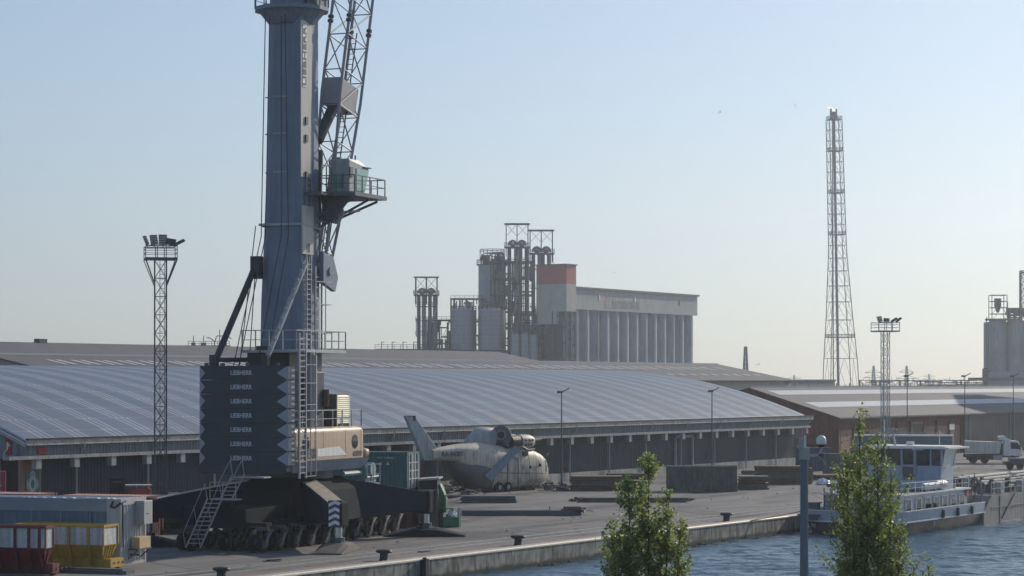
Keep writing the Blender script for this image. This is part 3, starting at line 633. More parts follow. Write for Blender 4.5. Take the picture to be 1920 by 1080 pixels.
# top platform
c=MB(); pl=[(.2+math.cos(2*math.pi*(i+.5)/12)*2.35,TCY-.25+math.sin(2*math.pi*(i+.5)/12)*2.35) for i in range(12)]
c.prism(pl,'z',33.15,33.38); c.loft([[(.2+math.cos(2*math.pi*i/12)*r,TCY-.25+math.sin(2*math.pi*i/12)*r,z) for i in range(12)] for r,z in ((1.4,32.3),(2.1,33.15))]); rail(c,[(x,y,33.38) for x,y in pl],1.1,.03,1.3,closed=True); c.build('top_platform',M_paint,CR)
c=MB(); c.box(-.8,1.0,-1.7,-1.1,33.4,36); c.tube((-.2,-1.75,34.3),(-.2,-1.45,34.3),.5,16); c.build('rope_sheaves',M_dsteel,CR)
# A frame struts
c=MB(); c.tube((-6.6,2.25,11.0),(-1.1,2.3,17.3),.2,12); c.box(-1.5,-.9,1.9,2.5,16.4,17.8); c.build('left_strut',M_paintd,CR)
c=MB(); c.tube((-5.6,-.75,11.2),(-.9,-1.0,17.2),.16,12)
for i in range(10):
    f=i/10+.03; p=Vector((-5.6,-.75,11.2)).lerp(Vector((-.9,-1.0,17.2)),f); c.box(p.x-.2,p.x-.12,p.y-.1,p.y+.1,p.z,p.z+.18)
c.build('right_strut',M_lgrey,CR)
c=MB(); c.tube((-6.6,2.2,11.3),(-1.2,1.9,11.35),.15,10); c.box(-6.8,-6.4,2.0,2.45,10.93,11.6); c.box(-1.6,-1.1,1.2,2.1,10.6,12.2); c.box(-5.8,-5.4,-.95,-.55,10.93,11.6); each(c,'foot_strut',M_paintd,CR)
for y0,y1,x0 in ((1.7,1.55,-5.6),(1.4,1.25,-5.5),(.3,.45,-5.2),(-.2,.2,-5.0)):
    c=MB(); c.tube((-1.45,y1-.1,33.2),(-1.55,y0,19),.035,6); c.tube((-1.55,y0,19),(x0,y0-.2,10.7),.035,6); c.build('hoist_rope',M_rope,CR)
c=MB(); c.tube((-1.1,2.33,19.7),(-3.6,2.1,11),.035,6); c.tube((-1.1,2.33,17.2),(-2.2,2.2,11),.035,6); c.build('guy_rope',M_rope,CR)
# boom
BX0,BZ0,BX1,BZ1=2.0,16.9,9.2,52.0; BY=-.62
bd_=Vector((BX1-BX0,-1.1,BZ1-BZ0)).normalized(); bq_=Vector((bd_.z,0,-bd_.x)).normalized(); by_=Vector((0,1,0))
def bp_(f,a,bb): # f along metres, a across (y) -1..1, bb depth -1..1
    dd=.35+ (1.5-.35)*min(1,f/11.5); ww=.45+.2*min(1,f/6)
    return Vector((BX0,BY,BZ0))+bd_*f+by_*(a*ww)+bq_*(bb*dd)
c=MB()
for a in (-1,1):
    for bb in (-1,1): c.path([bp_(f,a,bb) for f in (0,6,11.5,36)],.1,8)
each(c,'boom_chord',M_boom,CR,tol=.0,smooth=True)
c=MB(); f=1.2; i=0
while f<35:
    st=2.35; g=f+st
    for a in (-1,1):
        s_=1 if i%2 else -1
        c.tube(bp_(f,a,s_),bp_(g,a,-s_),.05,6); c.tube(bp_(f,a,-1),bp_(f,a,1),.045,6)
    for bb in (-1,1):
        s_=1 if i%2 else -1
        c.tube(bp_(f,s_,bb),bp_(g,-s_,bb),.04,6); c.tube(bp_(f,-1,bb),bp_(f,1,bb),.04,6)
    f=g; i+=1
c.build('boom_bracing',M_boom,CR)
c=MB()
for f in (16.2,16.5):
    for a in (-1,1):
        for bb in (-1,1): p=bp_(f,a,bb); c.tube(p-bd_*.08,p+bd_*.08,.19,10)
each(c,'boom_flange',M_dsteel,CR,tol=.2)
c=MB(); 
for a,bb in ((0,0),): 
    p0=bp_(10.6,-1,-.9); p1=bp_(12.3,1,.9)
vs=[bp_(f,a,bb) for f in (10.7,12.4) for a,bb in ((-.9,-1.0),(.9,-1.0),(.9,.75),(-.9,.75))]
c.add(vs,[(0,3,2,1),(4,5,6,7),(0,1,5,4),(1,2,6,5),(2,3,7,6),(3,0,4,7)]); c.build('boom_box',M_boom,CR)
c=MB(); ladder(c,bp_(.5,-.2,.2),bp_(16,-.2,.3),(0,1,0),.4,.03,.35); c.build('boom_ladder',M_dsteel,CR)
c=MB(); p=Vector((1.3,-.9,0)); c.tube((1.7,-.6,25.2),bp_(11.2,0,-.4),.35,14); c.build('cylinder_head',M_paintd,CR)
c=MB(); c.tube((1.5,-.5,17.5),(1.9,-.55,24.6),.3,14); c.build('luffing_cylinder',M_paintd,CR,smooth=True)
c=MB(); c.prism([(1.2,16.2),(2.9,15.7),(3.3,16.6),(2.6,17.9),(1.2,18.1)],'y',-1.25,-.95); c.prism([(1.2,16.2),(2.6,16.2),(2.9,16.9),(2.4,17.7),(1.2,18.1)],'y',-.35,-.05); c.tube((2.1,-1.35,16.95),(2.1,.0,16.95),.25,14); c.build('boom_foot_bracket',M_paint,CR)
# cab
CB=MB(); z0,z1=21.95,24.05
CB.loft([[(2.0,-1.2,z0),(2.0,-2.65,z0),(4.2,-2.65,z0),(4.2,-1.2,z0)],[(2.0,-1.2,z1-.1),(2.0,-2.65,z1-.1),(4.9,-2.65,z1-.45),(4.9,-1.2,z1-.45)],[(2.1,-1.3,z1),(2.1,-2.55,z1),(3.6,-2.55,z1),(3.6,-1.3,z1)]]); cb_=CB.build('operator_cab',M_lgrey,CR,bevel=.05)
c=MB(); c.prism([(3.0,22.1),(4.25,22.1),(4.82,23.5),(3.0,23.5)],'y',-2.69,-2.65); c.build('side_window',M_gglass,cb_)
c=MB(); c.prism([(-1.55,22.2),(-1.55,23.1),(-2.05,23.1),(-2.05,22.2)],'x',1.96,2.0); c.build('rear_window',M_gglass,cb_)
c=MB(); c.prism([(-2.15,22.2),(-2.15,23.1),(-2.25,23.1),(-2.25,22.2)],'x',1.95,2.0); c.box(1.98,2.4,-2.75,-2.65,22.9,23.5); c.build('door_frame',M_dsteel,cb_)
c=MB(); c.box(2.2,2.5,-1.9,-1.7,24.05,24.15); c.tube((3.4,-2.4,24.0),(3.4,-2.4,24.35),.05); c.box(4.0,5.1,-2.75,-1.1,23.62,23.68); c.build('roof_fittings',M_dsteel,cb_)
c=MB(); c.box(.9,5.6,-3.6,-.55,21.6,21.85); rail(c,[(1.0,-1.0,21.85),(1.0,-3.5,21.85),(5.5,-3.5,21.85),(5.5,-.6,21.85)],1.05,.03,1.0)
rail(c,[(-.4,-1.9,21.85),(1.0,-1.9,21.85)],1.6,.03,.7); c.box(-.6,1.2,-2.0,-.7,21.6,21.8); c.build('cab_platform',M_dsteel,CR)
c=MB(); c.prism([(-1.0,20.1),(-.9,21.6),(-2.2,21.6),(-3.0,21.6),(-1.6,20.0)],'x',1.6,1.75); 
for a,bb in (((1.2,-.8,19.6),(3.6,-3.2,21.5)),((1.2,-.8,20.4),(2.6,-2.6,21.5)),((4.6,-.8,20.5),(5.0,-3.2,21.5)),((1.2,-.8,20.0),(4.6,-.8,20.6)),((1.2,-.8,19.4),(4.6,-.9,21.5)),((2.4,-2.2,20.7),(4.4,-2.2,20.9))): c.bar(a,bb,.14)
c.tube((1.4,-.9,20.4),(3.5,-.9,20.4),.22,10); c.build('cab_bracket',M_dsteel,CR)
c=MB(); c.prism([(-1.35,20.0),(-1.0,21.6),(-1.9,21.6),(-2.2,20.6),(-1.8,19.9)],'x',2.1,2.3); c.build('bracket_plate',M_lgrey,CR)

# winch gear seen under the far end of the deck
c=MB(); rq=random.Random(2)
for i in range(4): x=3.9+i*.42; c.box(x,x+.26,-2.9,-2.3,3.55,3.6+rq.uniform(.5,1.1)); c.tube((x,-2.95,3.9),(x+.4,-2.95,3.9),.1,6)
c.tube((1.2,-2.6,4.2),(3.8,-2.6,4.2),.16,8); c.tube((4.6,-2.5,4.4),(4.6,-3.1,4.4),.42,14); rail(c,[(3.7,-3.1,3.5),(5.6,-3.1,3.5)],1.2,.018,1.2)
c.box(3.4,5.6,-3.1,-1.9,3.35,3.5); c.build('hose_reel_gear',pm('pale_teal_paint',(.22,.3,.32),.5,var=.2),CR)
# ======================= HELICOPTER =======================
HP=thing('derelict_helicopter','weathered cream transport helicopter without rotor blades, parked before the arched warehouse','helicopter',(3.05,219,0),R(50))
def ring(x,hw,zb,zt,n=36,sq=3.1,yo=0):
    zc=(zb+zt)/2; hz=(zt-zb)/2; pts=[]
    for i in range(n):
        a=2*math.pi*i/n; ca,sa=math.cos(a),math.sin(a); pts.append((x,yo+math.copysign(abs(ca)**(2/sq),ca)*hw,zc+math.copysign(abs(sa)**(2/sq),sa)*hz))
    return pts
c=MB(); c.loft([ring(*q) for q in ((.02,.12,1.65,1.85),(-.12,.42,1.35,2.15),(-.45,.8,.98,2.5),(-1.0,1.15,.6,2.98),(-1.8,1.42,.34,3.42),(-3.2,1.62,.22,3.86),(-5,1.68,.18,4.02),(-7,1.7,.18,4.2),(-9,1.68,.2,4.42),(-10,1.62,.35,4.55),(-11,1.5,1.0,4.52),(-12,1.3,1.9,4.42),(-13.2,1.0,2.9,4.3),(-14.5,.7,3.0,4.15),(-15.8,.55,3.05,4.05),(-16.0,.5,3.1,4.0))])
fu=c.build('fuselage',M_heli,HP,smooth=True)
c=MB(); c.loft([ring(*q) for q in ((-9.2,1.66,.2,2.9),(-10.3,1.72,.25,2.95),(-11.4,1.55,.75,2.95),(-12.6,1.1,1.7,2.95),(-13.3,.6,2.4,2.95))]); c.build('clamshell_doors',pm('clamshell_shade_paint',(.09,.1,.115),.6,var=.25),HP,smooth=True)  # doors coloured dark to imitate the shaded rear underside
c=MB(); c.prism([(-15.0,3.0),(-15.3,4.2),(-18.1,6.95),(-19.3,6.95),(-17.2,3.6),(-16.9,3.05)],'y',-.17,.17); fn=c.build('tail_fin',M_helig,HP,bevel=.06)
c=MB(); c.box(-19.2,-18.2,-.2,.2,6.95,7.0); c.box(-18.35,-18.05,-.2,.2,6.55,7.0); c.build('broken_fin_tip',M_helid,fn)
c=MB(); c.loft([ring(*q) for q in ((-6.8,.6,3.9,5.5),(-7.6,.7,3.9,5.8),(-9.0,.62,4.1,5.9),(-9.8,.5,4.2,5.7),(-11.2,.2,4.4,4.7))]); c.build('rotor_fairing',M_helig,HP,smooth=True)
ax=Vector((-.8,-.6,.02)).normalized(); gc=Vector((-7.1,-.7,5.02)); e1=Vector((0,0,1)); e2=ax.cross(e1).normalized()
c=MB(); c.tube(gc-ax*.7,gc+ax*.45,.92,26); c.tube(gc-ax*.2-e1*.6,gc+ax*.2-e1*1.1,.7,16); gb=c.build('gearbox_duct',M_helid,HP,smooth=True)
c=MB(); c.tube(gc+ax*.45,gc+ax*.5,.96,26); c.build('duct_rim',pm('duct_grey_metal',(.1,.11,.12),.6,var=.3),gb)
c=MB()
for i in range(6):
    a_=math.pi/3*i+.3; b_=a_+math.pi/3; f=lambda q:gc+ax*.56+e1*math.sin(q)*.46+e1*.1+e2*math.cos(q)*.46; c.bar(f(a_),f(b_),.09,.07)
c.build('duct_frame',M_lgrey,gb)
c=MB(); c.tube(gc+ax*.5+e1*.1,gc+ax*.52+e1*.1,.3,14); c.build('duct_hole',M_black,gb)
for yo in (-.95,.75):
    c=MB(); c.loft([ring(*q,yo=yo,sq=2.2) for q in ((-5.0,.62,3.85,5.1),(-4.4,.68,3.8,5.15),(-3.6,.62,3.85,5.1),(-3.1,.45,4.0,4.95),(-3.0,.3,4.1,4.8))]); en=c.build('engine_cowling',M_heli,HP,smooth=True)
    c=MB(); c.tube((-6.3,yo,4.5),(-5.0,yo,4.5),.58,20); c.build('engine_intake',M_helid,en); c=MB(); c.tube((-3.05,yo,4.45),(-1.9,yo,4.55),.36,16); c.build('engine_exhaust',M_black,en)
    c=MB()
    for q in range(3):
        c.box(-4.8+q*.5,-4.58+q*.5,yo-.69*(1 if yo<0 else -1)-.01,yo-.62*(1 if yo<0 else -1)+.01,4.55,4.7); c.box(-4.8+q*.4,-4.6+q*.4,yo-.7,yo-.66,4.1,4.3)
    each(c,'cowling_slot',M_helid,en)
def slab(mb,p,d,w,th=.09):
    p=Vector(p); d=Vector(d); w=Vector(w); k=d.cross(w).normalized()*th; q=[p,p+w,p+d+w*1.15,p+d]; mb.add(q+[v+k for v in q],[(0,3,2,1),(4,5,6,7),(0,1,5,4),(1,2,6,5),(2,3,7,6),(3,0,4,7)])
c=MB(); slab(c,(-6.3,-1.6,4.15),(-4.5,-.3,-2.6),(.2,-.5,-.42)); c.build('hanging_panel',pm('shaded_grey_panel',(.17,.21,.25),.55,var=.15,streak=.3),HP)
c=MB(); c.path([(-6.2,-1.6,3.9),(-5.3,-1.7,4.05),(-4.6,-1.75,3.75),(-3.6,-1.75,3.8)],.08); c.box(-5.2,-4.5,-1.75,-1.55,3.2,3.6); each(c,'broken_exhaust',M_helid,HP)
SECT=[(.02,.12,1.65,1.85),(-.12,.42,1.35,2.15),(-.45,.8,.98,2.5),(-1.0,1.15,.6,2.98),(-1.8,1.42,.34,3.42),(-3.2,1.62,.22,3.86),(-5,1.68,.18,4.02),(-7,1.7,.18,4.2),(-9,1.68,.2,4.42)]
def hullpt(x,a,k=1.015):
    for p,q in zip(SECT,SECT[1:]):
        if q[0]<=x<=p[0]: f=(x-p[0])/(q[0]-p[0]); S_=[p[i]+(q[i]-p[i])*f for i in range(4)]; break
    zc=(S_[2]+S_[3])/2; hz=(S_[3]-S_[2])/2; ca,sa=math.cos(a),math.sin(a)
    return (x,math.copysign(abs(ca)**(2/3.1),ca)*S_[1]*k,zc+math.copysign(abs(sa)**(2/3.1),sa)*hz*k)
def patch(mb,x0,x1,a0,a1,n=5):
    mb.grid_sheet([[hullpt(x0+(x1-x0)*i/n,R(a0+(a1-a0)*j/n)) for j in range(n+1)] for i in range(n+1)])
# cockpit glazing
for (x0,x1,a0,a1) in ((-.35,-.9,140,172),(-1.1,-1.45,146,182),(-.15,-.3,150,200),(-.3,-.95,112,134),(-.3,-.95,80,104)):
    c=MB(); patch(c,x0,x1,a0,a1); c.build('cockpit_pane',M_glass,HP)
for x in (-1.5,-2.3,-3.1,-4.2,-5.4,-6.3,-7.2,-8.6): c=MB(); c.grid_sheet([[hullpt(x+q,R(a),1.006) for a in range(90,271,10)] for q in (0,-.05)]); c.build('panel_seam',M_helid,HP)
for a0 in (186,214):
    c=MB(); c.grid_sheet([[hullpt(-.6-q*.5,R(a0+e),1.006) for e in (0,1.2)] for q in range(17)]); c.build('panel_seam',M_helid,HP)
rh=random.Random(21)
for i in range(9):
    x=-rh.uniform(1.8,8); a0=rh.choice((165,178,195,205,222)); w=rh.uniform(.15,.5); c=MB(); patch(c,x,x-w,a0,a0+rh.uniform(3,8),2); c.build('access_panel',M_helig if i%2 else pm('stained_cream_patch',(.3,.26,.2),.7,var=.3),HP)
c=MB(); 
for x,z in ((-2.6,2.3),(-4.1,2.15)): c.tube((x,-1.56-.045*min(3,-x-1.5),z),(x,-1.4,z),.16,14)
each(c,'porthole',M_glass,HP)
c=MB(); c.box(-5.9,-5.86,-1.72,-1.66,.6,3.0); c.box(-7.4,-7.36,-1.72,-1.68,.5,3.1); c.box(-7.4,-5.86,-1.72,-1.66,3.0,3.04); c.build('door_seam',M_helid,HP)
text('registration','RA-06081',(-15.2,-.70,3.35),(1,-.19,0),(0,0,1),.45,M_logod,HP,2.3,.02)
text('lettering','KPEMEHb',(-5.0,-1.70,2.0),(1,0,0),(0,0,1),.35,M_logod,HP,1.4,.01) if 0 else None
c=MB(); c.bar((-.3,-.5,.85),(.9,-.7,.15),.1); c.bar((.9,-.7,.2),(-.6,-1.2,.1),.12); c.bar((.1,-.2,3.1),(.35,-.2,3.35),.05); each(c,'broken_nose_part',M_lgrey,HP)
for (x,y) in ((-2.6,-.6),(-2.6,.6),(-7.2,-1.5),(-7.2,1.5),(-8.4,-1.5),(-8.4,1.5)):
    c=MB(); c.tube((x,y-.16,.45),(x,y+.16,.45),.45,20); wh_=c.build('wheel',M_tyre,HP,smooth=True); c=MB(); c.tube((x,y-.18,.45),(x,y+.18,.45),.2,12); c.bar((x,y,.45),(x+.2,y*.8,1.0),.14); c.build('hub',M_steel,wh_)
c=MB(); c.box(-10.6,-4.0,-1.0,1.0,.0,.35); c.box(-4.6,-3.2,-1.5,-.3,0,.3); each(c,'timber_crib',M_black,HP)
# ======================= YARD OBJECTS =======================
def box_container(name,label,loc,rz,L,Wd,Hh,mat,cat='container',doors=1,pitch=.28,top=None,parent_extra=None):
    r=thing(name,label,cat,loc,rz); c=MB()
    c.corr((0,0),(L,0),.12,Hh-.12,pitch,.035); c.corr((L,0),(L,Wd),.12,Hh-.12,pitch,.035); c.corr((L,Wd),(0,Wd),.12,Hh-.12,pitch,.035); c.corr((0,Wd),(0,0),.12,Hh-.12,pitch,.035)
    c.build('corrugated_walls',mat,r)
    f=MB()
    for z in (.07,Hh-.07):
        for a,bq in (((0,0),(L,0)),((L,0),(L,Wd)),((L,Wd),(0,Wd)),((0,Wd),(0,0))): f.bar((*a,z),(*bq,z),.12,.14)
    for x in (0,L):
        for y in (0,Wd): f.box(x-.08,x+.08,y-.08,y+.08,0,Hh)
    f.build('frame',mat,r)
    cc=MB()
    for x in (-.1,L-.08):
        for y in (-.1,Wd-.08):
            for z in (0,Hh-.16): cc.box(x,x+.18,y,y+.18,z,z+.17)
    each(cc,'corner_casting',M_dsteel,r,tol=0)
    t_=MB(); t_.box(.05,L-.05,.05,Wd-.05,Hh-.12,Hh-.04)
    if top: 
        k=int(L/.3)
        for i in range(k): t_.box(.1+i*.3,.1+i*.3+.15,.1,Wd-.1,Hh-.04,Hh+.0)
    t_.build('roof',top or mat,r)
    return r
# big light grey unit in the left foreground
RZ=-R(17.4); ex=Vector((math.cos(RZ),math.sin(RZ),0)); ey=Vector((-math.sin(RZ),math.cos(RZ),0))
p=G(225,1061); L=12.2; Hh=3.62; Wd=2.9
BG=thing('power_unit_container','tall light grey corrugated container in the left foreground, behind the skips','container',p-ex*L,RZ)
c=MB(); c.corr((0,0),(L,0),.12,2.92,.42,.05); c.build('long_side',pm('shaded_blue_grey_panel',(.1,.155,.21),.5,var=.1,streak=.25),BG)  # darker panel colour imitates shade on the long side
c=MB(); c.box(0,L-.3,-.06,.02,2.92,Hh); c.box(0,L,-.04,.04,0,.16)
for x in (1.0,4.2,6.8,8.6,10.4): c.box(x,x+.06,-.07,-.04,.15,2.92)
c.build('top_band',pm('shaded_band_grey',(.2,.23,.26),.5,var=.1),BG)  # band colour darkened for the same shade, unlike the lit end
c=MB(); c.corr((L,0),(L,Wd),.15,Hh-.35,.3,.05); c.build('end_wall',M_lgrey,BG)
c=MB()
for y in (0,Wd):
    for x in (0,L): c.box(x-.09,x+.09,y-.09,y+.09,0,Hh)
c.box(L-.08,L+.08,0,Wd,Hh-.35,Hh-.0); c.box(L-.08,L+.08,0,Wd,0,.15); c.box(L-.75,L-.1,-.08,.0,.15,Hh-.01); each(c,'corner_post',M_lgrey,BG)
c=MB(); c.box(.05,L-.05,.02,Wd,Hh-.1,Hh-.02)
c.build('roof',M_lgrey,BG)
c=MB()
for i in range(40):
    if rn.random()<.62: c.box(.2+i*.3,.38+i*.3,-.02,.3,Hh-.02,Hh+.05)
each(c,'roof_clip',M_white,BG)
c=MB(); c.box(L+.05,L+.6,1.7,2.75,2.15,3.45); cbx=c.build('control_cabinet',M_lgrey,BG,bevel=.03)
c=MB(); c.box(L+.6,L+.61,1.95,2.25,2.7,2.76); c.build('plate',M_logod,cbx)
c=MB(); c.path([(L-.35,-.12,3.5),(L-.5,-.16,3.2),(L-.25,-.18,3.15),(L+.1,-.16,3.4),(L+.2,.3,3.5)],.05); c.path([(L+.1,.1,3.45),(L+.14,.1,1.0)],.035); c.build('cable',M_black,BG)
c=MB(); c.box(L+.1,L+.7,.95,1.0,.5,.6); c.bar((L,1,.3),(L+.6,1,.82),.06); c.bar((L,2.4,.3),(L+.6,2.4,.82),.06); c.box(L+.05,L+.65,.9,2.6,.8,.86); c.build('shelf',M_dsteel,BG)
c=MB(); c.box(0,.5,0,1.35,0,.62)
for z in (.18,.36,.54): c.box(-.01,.51,-.01,1.36,z,z+.012)
q=p+ex*.1+ey*1.15+Vector((0,0,.865)); cr_=c.build('wooden_crate',M_wood,None,loc=q,rz=RZ,bevel=.015); tag(cr_,'pale wooden crate on the shelf at the end of the tall grey container','crate')
# skips
def skip(name,label,px,py,L,Wd,Hh,mlow,ribs,frm):
    p=G(px,py); r=thing(name,label,'skip',p-ex*L,RZ)
    zm=Hh*.56; zb=Hh*.24; s_=.35
    c=MB(); c.loft([[(0,0,z),(L,0,z),(L,Wd,z),(0,Wd,z)] for z in (zm,Hh)],cap=False); c.loft([[(.06,.06,z),(L-.06,.06,z),(L-.06,Wd-.06,z),(.06,Wd-.06,z)] for z in (zm,Hh)],cap=False); c.build('upper_side',M_skw,r)
    c=MB(); c.loft([[(.5,s_,zb),(L-s_*.6,s_,zb),(L-s_*.6,Wd-s_,zb),(.5,Wd-s_,zb)],[(0,0,zm),(L,0,zm),(L,Wd,zm),(0,Wd,zm)]]); c.build('lower_body',mlow,r)
    c=MB()
    for a,bq in (((0,0),(L,0)),((L,0),(L,Wd)),((L,Wd),(0,Wd)),((0,Wd),(0,0))): c.bar((*a,Hh),(*bq,Hh),.14,.12); c.bar((*a,zm),(*bq,zm),.06,.05)
    for x in ribs:
        c.bar((x,-.04,Hh),(x,-.04,zm),.13,.1,up=(0,1,0)); c.bar((x,-.04,zm),(x,s_-.06,zb-.3),.13,.1,up=(0,1,0))
    for y in (.02,Wd*.5,Wd-.02): c.bar((L+.03,y,Hh),(L+.03,y,zm),.1,.06,up=(1,0,0)) if y!=Wd*.5 else None
    for i in range(5):
        y=s_+.1+i*.28
        if y<Wd-s_: c.bar((L+.02,y,zm),(L-s_*.6+.02,y,zb),.05)
    c.build('ribs',mlow,r)
    c=MB(); c.box(.6,L+.35,s_,s_+.2,.05,zb); c.box(.6,L+.35,Wd-s_-.2,Wd-s_,.05,zb); c.box(L+.0,L+.4,.1,Wd-.1,.12,zb+.02)
    for i in range(5): c.box(1+i*L/6,1.15+i*L/6,s_,Wd-s_,.1,zb)
    c.build('base_frame',frm,r)
    c=MB(); c.tube((L+.2,.3,.12),(L+.2,.5,.12),.12,10); c.tube((L+.2,Wd-.5,.12),(L+.2,Wd-.3,.12),.12,10); c.tube((L*.45,.3,.12),(L*.45,.5,.12),.12); each(c,'roller',M_black,r)
    c=MB(); 
    for i in range(3): c.tube((L+.41,.5+i*.5,.35),(L+.44,.5+i*.5,.35),.06,8)
    each(c,'latch_bolt',M_dsteel,r)
skip('yellow_skip','yellow skip with grey white upper sides in front of the tall grey container',193,1069,5.2,1.7,2.32,M_yel,(.4,1.9,3.2,4.35),M_yel)
skip('red_skip','dark red skip with grey white upper panels at the left edge of the foreground',84,1080,5.6,.9,2.5,M_dred,(1.2,2.9,3.9,4.7,5.3),M_dred)
c=MB(); c.box(0,4.2,0,1.0,0,.18); c.box(.3,3.9,.2,.8,.18,.26); p=G(100,1074); tag(c.build('steel_ramp',M_dsteel,None,loc=p,rz=RZ),'flat grey steel plate lying on the ground under the yellow skip','steel plate')
# red containers behind
p=G(272,1007); box_container('red_container','red container with reddish corrugated roof behind the tall grey container, nearer the crane',p-ex*6.06,RZ,6.06,2.44,2.6,M_cred,top=pm('faded_red_roof',(.42,.24,.2),.6))
p=G(70,1001); box_container('red_container','red container behind the tall grey container, at the left picture edge',p-ex*6.06,RZ,6.06,2.44,2.6,M_cred,top=MATS['faded_red_roof'])
# stacked containers
p=G(762,991); a_=box_container('red_container','rust red container under the teal container beside the crane wheels',p-ex*6.06,RZ,6.06,2.44,2.55,M_cred)
tc_=box_container('teal_container','teal container stacked on a rust red one behind the crane outrigger',p-ex*6.06+Vector((0,0,2.57)),RZ,6.06,2.44,2.62,M_teal)
c=MB()
for y in (.28,.85,1.5,2.1): c.tube((6.13,y,.15),(6.13,y,2.5),.05,6)
for z in (.75,1.3,1.85): c.box(6.09,6.14,.15,2.3,z,z+.05)
c.box(6.05,6.11,1.16,1.24,.1,2.5); each(c,'door_rod',M_white,tc_)  # rods coloured white to imitate their sunlit highlights
c=MB(); c.box(6.06,6.08,.12,1.15,.15,2.45); c.box(6.06,6.08,1.26,2.32,.15,2.45); each(c,'door',M_teal,tc_)
text('marking','TEX 709082',(3.9,-.05,2.15),(1,0,0),(0,0,1),.14,M_logo,tc_,1.3)
c=MB(); c.prism([(4.1,1.75),(4.3,1.75),(4.2,1.95)],'y',-.05,-.04); c.prism([(4.6,1.75),(4.85,1.75),(4.72,1.95)],'y',-.05,-.04); c.build('arrow_mark',M_logo,tc_)
# brown cabin
p=G(787,989); r=thing('site_cabin','brown steel cabin with pale overhanging lid between teal container and green machine','cabin',p,R(-4))
c=MB(); c.box(0,1.25,0,2.3,.0,2.6); c.build('wall',M_rustg,r); c=MB(); c.box(.05,1.2,-.02,0,2.6,2.62); c.prism([(-.1,3.2),(1.35,3.3),(1.35,3.42),(-.1,3.32)],'y',-.2,2.4); c.build('lid',M_lgrey,r); c=MB(); c.box(0,1.2,.1,2.2,2.6,3.22); c.build('dark_gap',M_black,r); c=MB(); c.bar((-.05,-.05,0),(-.05,-.05,3.3),.14); c.build('post',M_dsteel,r)
# green machine
p=G(822,988); r=thing('green_machine','green upright machine with pump tub beside the crane outrigger','machine',p,R(-6))
c=MB(); c.prism([(0,1.0),(.45,1.0),(.5,1.9),(.35,2.4),(.1,2.95),(-.1,2.9),(-.05,1.4)],'y',0,1.0); c.tube((.45,-.05,1.0),(.45,-.05,2.2),.12); c.build('column',M_mgreen,r)
c=MB(); c.box(.0,1.45,-.3,.9,.05,.7); c.box(.0,1.1,-.35,.0,1.25,1.32); c.build('tub',M_mgreen,r)
c=MB(); c.bar((1.45,-.2,0),(1.45,-.2,1.35),.12); c.bar((1.45,.6,0),(1.45,.6,1.3),.1); each(c,'guard_post',M_steel,r)
c=MB(); c.box(-.1,.35,-.3,.5,.0,1.1); c.tube((.55,0,.75),(.9,0,.95),.1); each(c,'motor',M_black,r)
rs_=random.Random(4)
def bag(name,label,p,sx_,sy_,sz_,seed):
    rr=random.Random(seed); c=MB(); rings=[]; n=16
    for j,(f,h) in enumerate(((.8,0),(1,.15),(1.0,.35),(.9,.55),(.75,.72),(.5,.9),(.15,1))):
        rings.append([(math.cos(2*math.pi*i/n)*sx_*f*rr.uniform(.8,1.15),math.sin(2*math.pi*i/n)*sy_*f*rr.uniform(.8,1.15),sz_*h*(rr.uniform(.85,1.1) if j else 1)) for i in range(n)])
    c.loft(rings); return tag(c.build(name,M_bag,None,smooth=False,loc=p),label,'plastic bag')
bag('plastic_bag','crumpled white plastic sack standing in the green machine tub',p+Vector((.95,-.1,.7)),.3,.3,.55,2)
bag('plastic_bundle','crumpled white plastic bundle on the quay left of the barge tree',G(1543,909),.72,.5,.62,7)
# forklift
M_forkred=pm('forklift_orange_red',(.4,.08,.05),.5)
FKR=thing('forklift','dark forklift with red and white body in front of the ribbed warehouse wall','forklift',(-28.0,166,0),R(12))
c=MB(); 
for x in (-.55,.35): c.box(x,x+.2,-1.6,-1.35,.2,3.25)
c.box(-.5,.5,-1.6,-1.4,3.0,3.25); c.box(-.45,.45,-1.5,-1.42,.6,2.9); c.build('mast',M_black,FKR)
c=MB(); c.box(-.3,2.1,-1.2,.3,.5,1.35); c.box(.9,2.4,-1.2,.3,.5,2.45); c.build('body',M_forkred,FKR,bevel=.08)
c=MB(); 
for x,y in ((0,-1.1),(1.3,-1.1),(0,.2),(1.3,.2)): c.bar((x,y,1.3),(x+.1,y,2.65),.08)
c.box(-.05,2.45,-1.25,.35,2.62,2.7); c.build('overhead_guard',M_lgrey,FKR)
for x in (.1,1.8):
    c=MB(); c.tube((x,-1.35,.42),(x,-1.05,.42),.42,18); c.build('wheel',M_tyre,FKR,smooth=True)
c=MB(); c.box(.0,.8,-.9,0,1.35,1.55); c.box(.0,.15,-.9,0,1.5,2.0); c.build('seat',M_black,FKR)
# grey open container
p=G(1254,922); r=box_container('grey_open_container','old dark grey stained container with rusty right end standing between plate stacks',p,R(.0),6.1,2.4,2.32,M_cgrey,pitch=.34)
c=MB(); c.corr((6.16,-.05),(6.16,2.45),.05,2.35,.3,.04); c.box(5.55,5.65,-.08,-.03,.1,2.2); c.build('rusty_end',M_rust,r)
